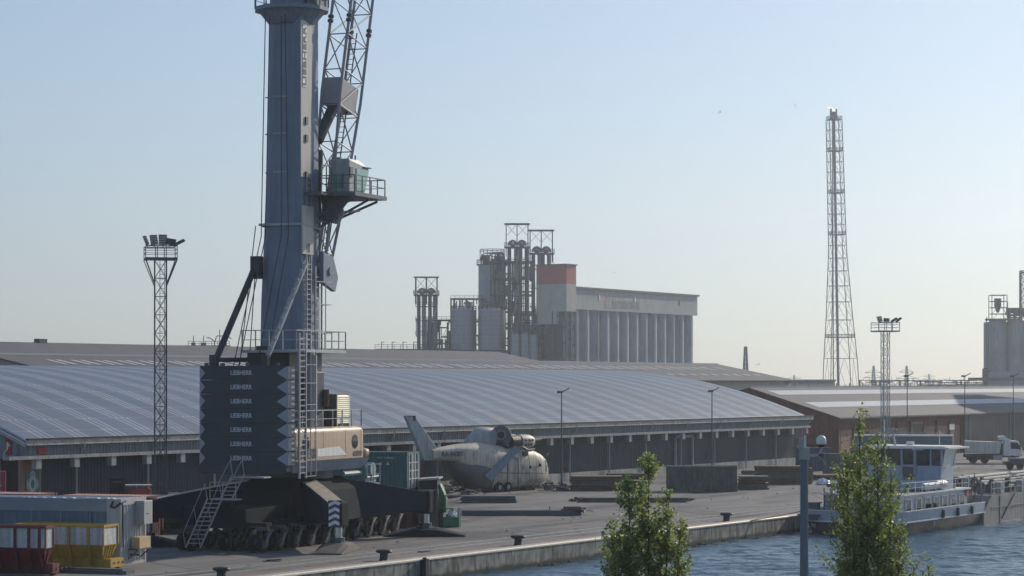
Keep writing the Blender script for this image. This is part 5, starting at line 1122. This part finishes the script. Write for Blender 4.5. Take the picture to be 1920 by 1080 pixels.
# head house (part of the silo block)
c=MB(); c.box(-6.0,.1,-4.6,6.4,zt+.6,zt+6.6); c.build('red_cap',M_red,SB); c=MB(); c.box(-6.0,.1,-4.6,6.4,zt-8.0,zt+.6); c.box(-6.0,-3.2,-1,6.4,zt-12.0,zt-8.0); c.build('head_house',M_beige,SB)
c=MB(); c.box(-6.4,.5,-5.0,6.8,zt+6.6,zt+6.9); c.build('cap_roof',M_dsteel,SB)
c=MB()
for x in (-5.8,-3,0): 
    for y in (-4.4,.5,6.2): c.bar((x,y,0),(x,y,zt-8),.45)
for z in range(2,32,5):
    for a,bq in (((-5.8,-4.4),(0,-4.4)),((-5.8,-4.4),(-5.8,6.2)),((0,-4.4),(0,6.2))): c.bar((*a,z),(*bq,z),.3); c.bar((*a,z),(*bq,z+5),.2); c.bar((*a,z+5),(*bq,z),.2)
c.box(-4.5,-1.0,-2.5,4.0,0,zt-8); c.build('lattice_frame',M_plant,SB)
# chemical plant towers
rp=random.Random(11)
def pipes(mb,x0,x1,y0,y1,z0,z1,n,r0=.08,r1=.3):
    for i in range(n):
        p=Vector((rp.uniform(x0,x1),rp.uniform(y0,y1),rp.uniform(z0,z1))); ax=rp.choice((0,0,2,2,1)); l=rp.uniform(.15,.5)*((x1-x0),(y1-y0),(z1-z0))[ax]; q=p.copy(); q[ax]=min((x1,y1,z1)[ax],p[ax]+l); r=rp.uniform(r0,r1); mb.tube(p,q,r,6)
        if rp.random()<.5: s_=q.copy(); s_[2]=max(z0,s_[2]-rp.uniform(1,4)); mb.tube(q,s_,r,6)
def tower(name,label,pxl,pxr,pyt,Y,depth,floors,mat,n=60,zb=0,dens=1.0,braced=True):
    xl=(pxl-960)/F*Y; xr=(pxr-960)/F*Y; zt_=zat(pyt,Y); r=thing(name,label,'process tower',(xl,Y,zb)); w_=xr-xl; h=zt_-zb; c=MB()
    for x in (0,w_*.5,w_):
        for y in (0,depth): c.bar((x,y,0),(x,y,h),.28)
    for k in range(floors+1):
        z=h*k/floors
        for y in (0,depth): c.bar((0,y,z),(w_,y,z),.25,.35)
        for x in (0,w_): c.bar((x,0,z),(x,depth,z),.25,.35)
        if braced and k<floors:
            for a,bq in ((0,w_*.5),(w_*.5,w_)): 
                if rp.random()<.6: c.bar((a,0,z),(bq,0,z+h/floors),.14)
                if rp.random()<.6: c.bar((bq,depth,z),(a,depth,z+h/floors),.14)
    c.build('steel_frame',mat,r)
    c=MB()
    for k in range(1,floors+1):
        z=h*k/floors; c.box(-.3,w_+.3,-.3,depth+.3,z,z+.08) if rp.random()<.75 else None; rail(c,[(0,-.3,z),(w_,-.3,z)],1.1,.05,1.6)
    if c.v: c.build('walkways',mat,r)
    c=MB(); pipes(c,0,w_,.3,depth-.3,0,h,int(n*dens*.75),.1,.3); c.build('pipework',M_plant,r)
    c=MB(); pipes(c,0,w_,-.2,depth*.5,0,h,int(n*.18),.1,.25); c.build('bright_pipes',M_tank,r)
    c=MB()
    for i in range(max(3,n//14)):
        x=rp.uniform(.5,w_-.5); y=rp.uniform(1,depth-1); z=h*rp.randint(0,floors-1)/floors; rr=rp.uniform(.5,1.2); c.tube((x,y,z),(x,y,z+h/floors*rp.uniform(.5,.9)),rr,10)
    c.build('vessels',M_plant,r); return r
def column_group(name,label,cols,pyt,pyplat,roofpy,Y,rad,pxl,pxr,mats):
    xl=(pxl-960)/F*Y; xr=(pxr-960)/F*Y; zp=zat(pyplat,Y); zr=zat(roofpy,Y); zc=zat(pyt,Y); r=thing(name,label,'process columns',(xl,Y,0)); w_=xr-xl; D=w_*.7
    for i,cx in enumerate(cols):
        x=(cx-960)/F*Y-xl; c=MB(); y=D*(.25+.5*(i%2)); c.tube((x,y,0),(x,y,zc),rad*(1 if i%2 else .85),12); c.build('column',mats[i%len(mats)],r,smooth=True)
    # hoop pipes on top of columns
    c=MB()
    for k in range(2):
        cxm=w_*(.3+.42*k); rr=w_*.2; n=10
        for q in (0,.35): 
            pts=[(cxm+math.cos(math.pi*i/n)*(rr-q*1.2),D*.3+q*3,zp+math.sin(math.pi*i/n)*(rr-q)*1.15+.4) for i in range(n+1)]; c.path(pts,.26,6)
        c.tube((cxm,D*.4,zp),(cxm,D*.4,zp+rr*.8),rr*.55,10)
    c.build('hoop_pipes',M_plant,r)
    c=MB(); c.box(-.6,w_+.6,-.6,D+.6,zp-.4,zp); rail(c,[(-.6,-.6,zp),(w_+.6,-.6,zp),(w_+.6,D+.6,zp),(-.6,D+.6,zp)],1.2,.06,1.2,closed=True); 
    for f in (.3,.42,.54,.66,.78,.9): z=zp*f; c.box(0,w_,0,D,z-.15,z); rail(c,[(0,0,z),(w_,0,z)],1.2,.06,1.3)
    c.build('platforms',M_plant,r)
    c=MB()
    for x in (0,w_*.5,w_):
        for y in (0,D): c.bar((x,y,zp-3),(x,y,zr),.3)
    for x in (0,w_*.5): c.bar((x,0,zr-4),(x+w_*.5,0,zr),.12); c.bar((x+w_*.5,0,zr-4),(x,0,zr),.12)
    c.box(-.6,w_+.6,-.6,D+.6,zr,zr+.25); c.build('roof_frame',M_plant,r)
    c=MB(); pipes(c,0,w_,0,D,zp*.2,zp*.8,26,.08,.2); ladder(c,(w_+.2,0,zp*.3),(w_+.2,0,zp),(0,1,0),.8,.06,1); c.build('pipework',M_plant,r); return r
YP=760.0
column_group('process_columns','tallest pair of arched top process columns left of the red capped silo head',(955,968,976,988),462,462,420,YP,.75,949,990,(M_plant,M_tank,M_plantr,M_plant))
column_group('process_columns','right group of process columns partly behind the red capped silo head',(1000,1012,1018,1030),474,474,432,YP+20,.75,994,1036,(M_plant,M_tank))
column_group('process_columns','separate leftmost process columns with small flat roof',(785,794,806,815),552,552,520,YP-10,.7,779,819,(M_plant,M_tank))
tower('process_tower','dense pipe filled steel tower behind the two round tanks, right of the tall cylinder',920,1000,490,YP+4,12,9,M_plant,150,dens=1.3)
tower('process_tower','lower pipe rack tower between tanks and silo lattice',955,1010,590,YP-12,10,5,M_plant,120,dens=1.3)
tower('process_tower','low dense tower between the leftmost columns and the round tanks',800,846,600,YP-4,10,4,M_plant,110,dens=1.3)
tower('process_tower','rack above the left round tank with thin pipes on top',845,905,560,YP+6,8,5,M_plant,50,braced=False)
tower('process_tower','lattice tower right beside the silo head house supports',1004,1040,580,YP-4,9,6,M_plantr,90)
r=thing('tall_tank','tall steel cylinder with railed top behind the round tanks','tank',((923-960)/F*(YP+14),YP+14,0)); zt2=zat(498,YP+14)
c=MB(); c.tube((0,0,0),(0,0,zt2),4.6,32); c.build('shell',M_tank,r,smooth=True); c=MB(); c.tube((0,0,zt2),(0,0,zt2+.4),5.2,24); pl=[(math.cos(i*math.pi/8)*5.1,math.sin(i*math.pi/8)*5.1) for i in range(16)]
rail(c,[(x,y,zt2+.4) for x,y in pl],1.4,.08,2,closed=True); rail(c,[(x*.8,y*.8,zt2+4) for x,y in pl],1.3,.08,2,closed=True); 
for x,y in pl: c.bar((x*.8,y*.8,zt2),(x*.8,y*.8,zt2+4),.12)
c.build('top_railing',M_plant,r); c=MB(); pipes(c,-4,4,-3,3,zt2,zt2+4.2,40,.15,.4); c.tube((-2.0,0,zt2),(-2,0,zt2+3.5),1.3,10); c.tube((2,0,zt2),(2,0,zt2+3),1.5,10); c.build('top_pipework',M_plant,r)
def tank(label,px,pl_,pyt,pyb,Y):
    rad=pl_/2/F*Y; z1=zat(pyt,Y); z0=zat(pyb,Y)-2; r=thing('round_tank',label,'tank',((px-960)/F*Y,Y,0),0,'round steel tanks'); c=MB(); n=36
    c.tube((0,0,z0),(0,0,z1),rad,n); c.loft([[(math.cos(2*math.pi*i/n)*q,math.sin(2*math.pi*i/n)*q,z) for i in range(n)] for q,z in ((rad,z1),(rad*.5,z1+.7),(.3,z1+1))]); c.build('shell',M_tank,r,smooth=True)
    c=MB()
    for k in range(1,9): z=z0+(z1-z0)*k/9; c.loft([[(math.cos(2*math.pi*i/n)*q,math.sin(2*math.pi*i/n)*q,zz) for i in range(n)] for q,zz in ((rad+.05,z),(rad+.05,z+.12))],cap=False)
    c.build('hoops',M_steel,r)
    c=MB(); rail(c,[(math.cos(i*math.pi/8)*rad,math.sin(i*math.pi/8)*rad,z1) for i in range(16)],1.3,.07,2,closed=True); pipes(c,-rad*.7,rad*.7,-1,1,z1+.5,z1+3,16,.1,.3); c.build('top_pipework',M_plant,r)
    c=MB(); c.box(-rad-1,rad+1,-rad,rad,0,z0); c.build('base',M_plant,r); return r
tank('left one of two broad round steel tanks before the plant',869.5,48,582,645,YP-14)
tank('right one of two broad round steel tanks before the plant',922,51,582,645,YP-16)
for i,(px,pl_,pt) in enumerate(((966,18,626),(984,17,626),(1000,17,628))):
    tank(('left','middle','right')[i]+' one of three slim silos between the round tanks and the silo block',px,pl_,pt,700,YP-20)
# left low pipe rack on the horizon
r=thing('pipe_rack','thin railed pipe rack running left from the plant above the roofs','pipe rack',at(703,656,YP-20)-Vector((0,0,zat(656,YP-20)))); c=MB(); z=zat(654,YP-20); Lr=80/F*YP
c.box(0,Lr*1.9,0,3,z-1.2,z); rail(c,[(0,0,z),(Lr*1.9,0,z)],1.3,.07,2); 
for i in range(7): x=2+i*3.4; c.tube((x,1,z),(x,1,z+2.2),.12); c.tube((x,1,z+2.2),(x+1,1,z+2.0),.1)
for i in range(8): c.bar((i*3.5,1.5,0),(i*3.5,1.5,z),.3)
c.build('rack',M_plant,r)
# small rooftop plant far left
Yq=700; r=thing('loading_platform','far railed loading platform with bent pipes above the rear roof, left of the crane','platform',((345-960)/F*Yq,Yq,0)); zz=zat(648,Yq); sc_=Yq/F
c=MB(); c.box(0,85*sc_,0,4,zz-.6,zz+.1); rail(c,[(8*sc_,0,zz),(85*sc_,0,zz)],1.3,.07,1.8)
for x in (5,30,60,80): c.bar((x*sc_,2,0),(x*sc_,2,zz),.4)
c.build('deck',M_plant,r); c=MB()
for x,h,w2 in ((17,3.0,1.2),(36,3.0,1.5),(66,4.8,.4),(73,2.5,2)): c.tube((x*sc_,1,zz),(x*sc_,1,zz+h),.13); c.box(x*sc_-w2/2,x*sc_+w2/2,.5,1.5,zz,zz+.9)
c.path([(42*sc_,1,zz+2.4),(48*sc_,1,zz+2.3),(56*sc_,1,zz+1.3),(57*sc_,1,zz)],.16); c.path([(57*sc_,1,zz+1),(60*sc_,1,zz+2.7),(62*sc_,1,zz+2.9),(82*sc_,1,zz+2.9),(88*sc_,1,zz+2)],.16); c.build('pipes',M_plant,r)
# flare tower
Yf=960.0; r=thing('flare_tower','very tall tapering lattice flare tower with small flame on the right skyline','flare tower',((1577-960)/F*Yf,Yf,0),R(8))
px2=Yf/F; xc=-13*px2*.0
def zf_(py): return zat(py,Yf)
c=MB(); lv=[(712,57),(672,50),(633,45),(600,40.5),(566,37),(536,34),(508,31),(484,28.5),(460,27)]
lv2=[(460-i*19.6,27-i*.25) for i in range(1,13)]
lv=lv+lv2; dx=lambda py:(1563-1577)*px2*min(1,(712-py)/500)
P=[]
for py,wd in lv:
    h=wd*px2/2; z=max(0,zf_(py)) if py<712 else 0; d=dx(py); P.append([Vector((d-h,-h,z)),Vector((d+h,-h,z)),Vector((d+h,h,z)),Vector((d-h,h,z))])
for k in range(len(P)-1):
    for q in range(4):
        q2=(q+1)%4; c.tube(P[k][q],P[k+1][q],.18,6); c.bar(P[k+1][q],P[k+1][q2],.18); 
        mid=(P[k+1][q]+P[k+1][q2])/2; c.bar(P[k][q],mid,.11); c.bar(P[k][q2],mid,.11)
c.build('lattice',M_pylon,r)
c=MB(); top=P[-1][0].z; d=dx(215); c.tube((dx(712)-1,0,0),(d,0,top+2),.55,10); c.tube((dx(712)-3.2,0,0),(d-2.2*.3,-.3,top),.25,8); c.build('flare_pipe',M_pylon,r,smooth=True)
c=MB()
for k in (2,9,13,17,20): 
    a=P[k]; z=a[0].z; c.box(a[0].x,a[1].x,a[0].y,a[3].y,z,z+.15); rail(c,[Vector((v.x,v.y,z)) for v in a],1.3,.08,1.5,closed=True)
c.build('platforms',M_pylon,r)
c=MB(); c.tube((d,0,top),(d,0,top+2.2),1.5,12); c.tube((d,0,top+2.2),(d,0,top+3.2),1.1,12); c.box(d-1.6,d-.9,-.3,.3,top+1.5,top+4.6); c.box(d+.6,d+1.3,-.3,.3,top+1.5,top+4.4); c.build('burner_tip',M_dsteel,r)
fm=bpy.data.materials.new('flame'); fm.use_nodes=True; fb=fm.node_tree.nodes['Principled BSDF']; fb.inputs['Base Color'].default_value=(1,.9,.8,1); fb.inputs['Emission Color'].default_value=(1,.82,.68,1); fb.inputs['Emission Strength'].default_value=.9; fb.inputs['Alpha'].default_value=.75
c=MB(); c.loft([[(d+1+x+math.cos(2*math.pi*i/8)*q,math.sin(2*math.pi*i/8)*q*.5,top+z+math.sin(2*math.pi*i/8+1)*q*.4) for i in range(8)] for q,x,z in ((.3,-.3,3.6),(.55,-1.3,4.2),(.4,-2.4,4.7),(.1,-3.6,5.3))]); c.build('flame',fm,r,smooth=True)
# right silo block
Yr=760; r=thing('right_silo_block','grey silo block at the right edge with cyclone tower on top','silo block',((1857-960)/F*Yr,Yr,0),0); sc_=Yr/F
zb=zat(600,Yr); 
for i in range(4): c=MB(); c.tube((3.2+i*5.9,4,0),(3.2+i*5.9,4,zb),2.75,28); c.build('silo_cylinder',M_silo,r,smooth=True)
c=MB(); c.box(.2,40,5,12,0,zb-.5); c.box(-.8,40,-.5,8,0,zat(697,Yr)); c.build('block_wall',M_silo,r); c=MB(); c.box(-.2,9.6,0,8,zb,zb+.5); c.box(-5.5,40,-.8,9,zat(712,Yr)-.3,zat(708,Yr)); c.build('slab',M_plant,r)
c=MB(); tz=zat(553,Yr); 
for x in (.7,5.6):
    for y in (1,6): c.bar((x,y,zb),(x,y,tz),.22)
for k in range(5):
    z=zb+(tz-zb)*k/4; rail(c,[(.7,1,z),(5.6,1,z),(5.6,6,z),(.7,6,z)],.01,.1,6,mid=False,closed=True); c.bar((.7,1,z),(5.6,1,z),.14)
    if k<2: c.bar((.7,1,z),(2.5,1,z+(tz-zb)/4),.1); c.bar((5.6,1,z),(3.8,1,z+(tz-zb)/4),.1)
rail(c,[(.7,1,tz),(5.6,1,tz)],.01,.08,.9); c.build('tower_frame',M_plant,r)
c=MB(); c.tube((3.1,3.5,zb+4.5),(3.1,3.5,tz-1),1.15,16); c.tube((3.1,3.5,zb+2.5),(3.1,3.5,zb+4.5),.4,16,1.15); c.build('cyclone',M_plant,r,smooth=True)
c=MB()
for i in range(7): x=6.4+i*1.9; c.tube((x,2,zb),(x,2,zb+3.2),.5,8); c.tube((x,2,zb+2.2),(x,2,zb+4.0),.95,10)
pipes(c,5,18,1,5,zb,zb+3,40,.15,.4); c.tube((6.0,2,zb+3),(6.0,2,zb+6),.12); c.build('roof_machinery',M_plant,r)
c=MB(); ladder(c,(-.8,2,2),(-.8,2,zb+1),(0,1,0),.8,.08,.8); c.path([(-2.2,1,8),(-2.2,1,14),(-.4,1,14.2)],.25); c.box(-1.9,0,0,3,8,13.6); c.build('side_ladder',M_plant,r)
c=MB(); c.path([(9.6,0,zb),(9.6,0,zat(513,Yr)),(10.5,0,zat(511,Yr)),(14,0,zat(511,Yr))],.3,8); lattice(c,2.5,2.5,zb,zat(513,Yr)+1,7,.15,.1,11.3,1.5); c.build('conveyor_leg',M_plant,r)
# pipe bridge
r=thing('pipe_bridge','long low truss pipe bridge between the dark block and the right silo','pipe bridge',((1630-960)/F*Yr,Yr+20,0)); z0=zat(727,Yr+20); z1=zat(713,Yr+20); Lb2=235*sc_; c=MB()
for z in (z0,z1,(z0+z1)/2):
    for y in (0,3): c.bar((0,y,z),(Lb2,y,z),.22 if z!=(z0+z1)/2 else .12)
k=18
for i in range(k):
    x=Lb2*i/k; 
    for y in (0,3): c.bar((x,y,z0),(x,y,z1),.14); c.bar((x,y,z0 if i%2 else z1),(x+Lb2/k,y,z1 if i%2 else z0),.14)
    if i%3==0: c.bar((x,1.5,0),(x,1.5,z1),.3)
for i in range(40): x=rp.uniform(0,Lb2); c.bar((x,.5,z1),(x,.5,z1+rp.choice((.5,1.2,.4,.4))),.1)
c.build('truss',M_pylon,r); c=MB(); pipes(c,0,Lb2,0,3,z0,z1,40,.1,.2); c.build('bridge_pipes',M_plant,r)
# far pylons
def pylon(label,px,pyt,Y,arms,wb=3.2,name='power_pylon',cat='pylon'):
    z=zat(pyt,Y); r=thing(name,label,cat,((px-960)/F*Y,Y,0),R(15),'far lattice masts'); c=MB(); lattice(c,wb,.7,0,z,12,.2,.1); c.build('lattice',M_pylon,r)
    if arms:
        c=MB()
        for f,w_ in arms: c.bar((-w_,0,z*f),(w_,0,z*f),.35); c.bar((-w_,0,z*f),(0,0,z*f+2),.2); c.bar((w_,0,z*f),(0,0,z*f+2),.2)
        c.build('cross_arms',M_pylon,r)
    return r
YL=1500
pylon('slender lattice mast on the horizon between the silo block and the flare tower',1398,650,900,(),2.6,'lattice_mast','mast')
pylon('far power pylon just left of the pale floodlight mast',1638,686,YL,((.62,7),(.78,6)))
pylon('far power pylon just right of the pale floodlight mast',1700,686,YL,((.6,7),(.8,5)))
pylon('smallest far power pylon right of the pale floodlight mast',1742,701,YL*1.5,((.7,7),(.85,6)))
pylon('tiny far power pylon left of the flare tower',1489,703,YL*1.4,((.8,7),))
# tall unseen tower, added beyond the picture's right edge to shade the brick shed
r=thing('shade_tower','tall grey unseen tower added beyond the right edge of the picture to shade the brick shed','tower',W(150,-17,0),TH)
c=MB(); c.box(0,12,0,12,0,50); c.build('shaft',M_silo,r); c=MB(); c.prism([(-.5,50),(12.5,50),(6,54)],'x',-.5,12.5); c.build('roof',M_roofd,r); c=MB(); c.box(-.1,0,5,7,0,3); c.build('door',M_dsteel,r)
# ======================= TREES =======================
M_leaf=bpy.data.materials.new('poplar_leaf'); M_leaf.use_nodes=True; t=M_leaf.node_tree; b=t.nodes['Principled BSDF']; b.inputs['Roughness'].default_value=.5; b.inputs['Specular IOR Level'].default_value=.3
oi=t.nodes.new('ShaderNodeNewGeometry'); cr=t.nodes.new('ShaderNodeValToRGB'); t.links.new(oi.outputs['Random Per Island'],cr.inputs[0]); cr.color_ramp.elements[0].color=(.075,.1,.055,1); cr.color_ramp.elements[1].color=(.22,.24,.11,1)
t.links.new(cr.outputs[0],b.inputs['Base Color']); tr=t.nodes.new('ShaderNodeBsdfTranslucent'); hs_=t.nodes.new('ShaderNodeMixShader'); hs_.inputs[0].default_value=.4
ml=t.nodes.new('ShaderNodeVectorMath'); ml.operation='MULTIPLY'; ml.inputs[1].default_value=(2.2,2.4,1.2); t.links.new(cr.outputs[0],ml.inputs[0]); t.links.new(ml.outputs[0],tr.inputs[0]); t.links.new(b.outputs[0],hs_.inputs[1]); t.links.new(tr.outputs[0],hs_.inputs[2]); t.links.new(hs_.outputs[0],t.nodes['Material Output'].inputs[0])
M_bark=pm('poplar_bark',(.12,.10,.07),.9,var=.3,scale=5)
def poplar(label,base,spires,seed,dens):
    rr=random.Random(seed); r=thing('poplar_tree',label,'tree',base); tk=MB(); tk.tube((0,0,0),(0,0,3.2),.14,10,.11); lf=MB()
    for (x,y,zb,zt_,rad) in spires:
        p0=Vector((0,0,min(3.2,zb))); p1=Vector((x,y,zt_-.2)); mid=Vector((x*.8,y*.8,zb+.8)); tk.tube(p0,mid,.06,6,.045); tk.tube(mid,p1,.045,6,.012)
        L=zt_-zb; nb=int(L*13)
        for k in range(nb):
            f=rr.uniform(0,1)**.9; z=zb+f*L; prof=rad*(min(1,(1-f)*8+.15))*(.6+.4*min(1,f*4))*(.75+.35*math.sin(z*5.1+x*9)**2); a=rr.uniform(0,6.283); ln=prof*rr.uniform(.55,1.15)
            st=Vector((x*(.6+.4*min(1,f*2)),y*(.6+.4*min(1,f*2)),z-ln*.6)); en=st+Vector((math.cos(a)*ln,math.sin(a)*ln,ln*rr.uniform(.9,1.5))); tk.tube(st,en,.012,4,.004,cap=False)
            for q in range(int(dens*(11+ln*100))):
                g=rr.uniform(.15,1.08); c0=st.lerp(en,g)+Vector((rr.gauss(0,.06),rr.gauss(0,.06),rr.gauss(0,.08))); s_=rr.uniform(.02,.035)+rr.random()**3*.03
                u=Vector((rr.gauss(0,1),rr.gauss(0,1),rr.gauss(0,.6))).normalized(); v=u.cross(Vector((rr.gauss(0,1),rr.gauss(0,1),rr.gauss(0,1)))).normalized()
                lf.add([c0-u*s_,c0-v*s_*.8+u*s_*.1,c0+u*s_*1.2,c0+v*s_*.8+u*s_*.1],[(0,1,2,3)])
    tk.build('trunk',M_bark,r); lf.build('crown',M_leaf,r); return r
def sp(px,pyt,pyb,wpx,Y,y=0): return ((px-960)/F*Y,y,zat(pyb,Y),zat(pyt,Y),wpx*1.2/2/F*Y)
Yt=66.0
def rel(L,bx): return [(x-bx,y,a,bq,w_) for (x,y,a,bq,w_) in L]
bx=(1212-960)/F*Yt
poplar('bushy green poplar with three upright spires in the foreground, left one',(bx,Yt,0),rel([sp(1217,844,1250,50,Yt,.2),sp(1178,896,1230,52,Yt,-.3),sp(1254,926,1240,46,Yt,.1),sp(1148,978,1220,44,Yt,.3),sp(1274,975,1250,36,Yt,-.3),sp(1196,1000,1280,66,Yt,.5),sp(1240,1010,1280,58,Yt,.3),sp(1152,1050,1240,70,Yt,-.4)],bx),3,1.5)
Yt=62.0; bx=(1640-960)/F*Yt
poplar('tall green poplar with pointed top in the foreground before the barge',(bx,Yt,0),rel([sp(1612,766,1200,44,Yt,.1),sp(1643,812,1230,50,Yt,-.3),sp(1590,845,1180,48,Yt,.4),sp(1672,870,1240,52,Yt,.1),sp(1622,890,1280,72,Yt,-.3),sp(1655,950,1280,84,Yt,.4),sp(1612,1000,1280,70,Yt,.2),sp(1686,985,1260,56,Yt,-.2),sp(1598,960,1220,90,Yt,.0),sp(1745,1062,1200,34,Yt,.2),sp(1580,990,1180,50,Yt,-.4),sp(1715,1050,1230,50,Yt,.1)],bx),9,.8)
# haze
c=MB(); c.box(-2600,2600,-120,3600,-6,260); hz=c.build('haze',MATS['black_metal'],None); hz.data.materials.clear(); hm=bpy.data.materials.new('haze_air'); hm.use_nodes=True; t=hm.node_tree; t.nodes.clear(); ou=t.nodes.new('ShaderNodeOutputMaterial'); pv=t.nodes.new('ShaderNodeVolumePrincipled'); pv.inputs['Color'].default_value=(.85,.93,1,1); pv.inputs['Density'].default_value=.00022; pv.inputs['Anisotropy'].default_value=.55
t.links.new(pv.outputs[0],ou.inputs['Volume']); hz.data.materials.append(hm); hz['kind']='stuff'; hz.display_type='WIRE'
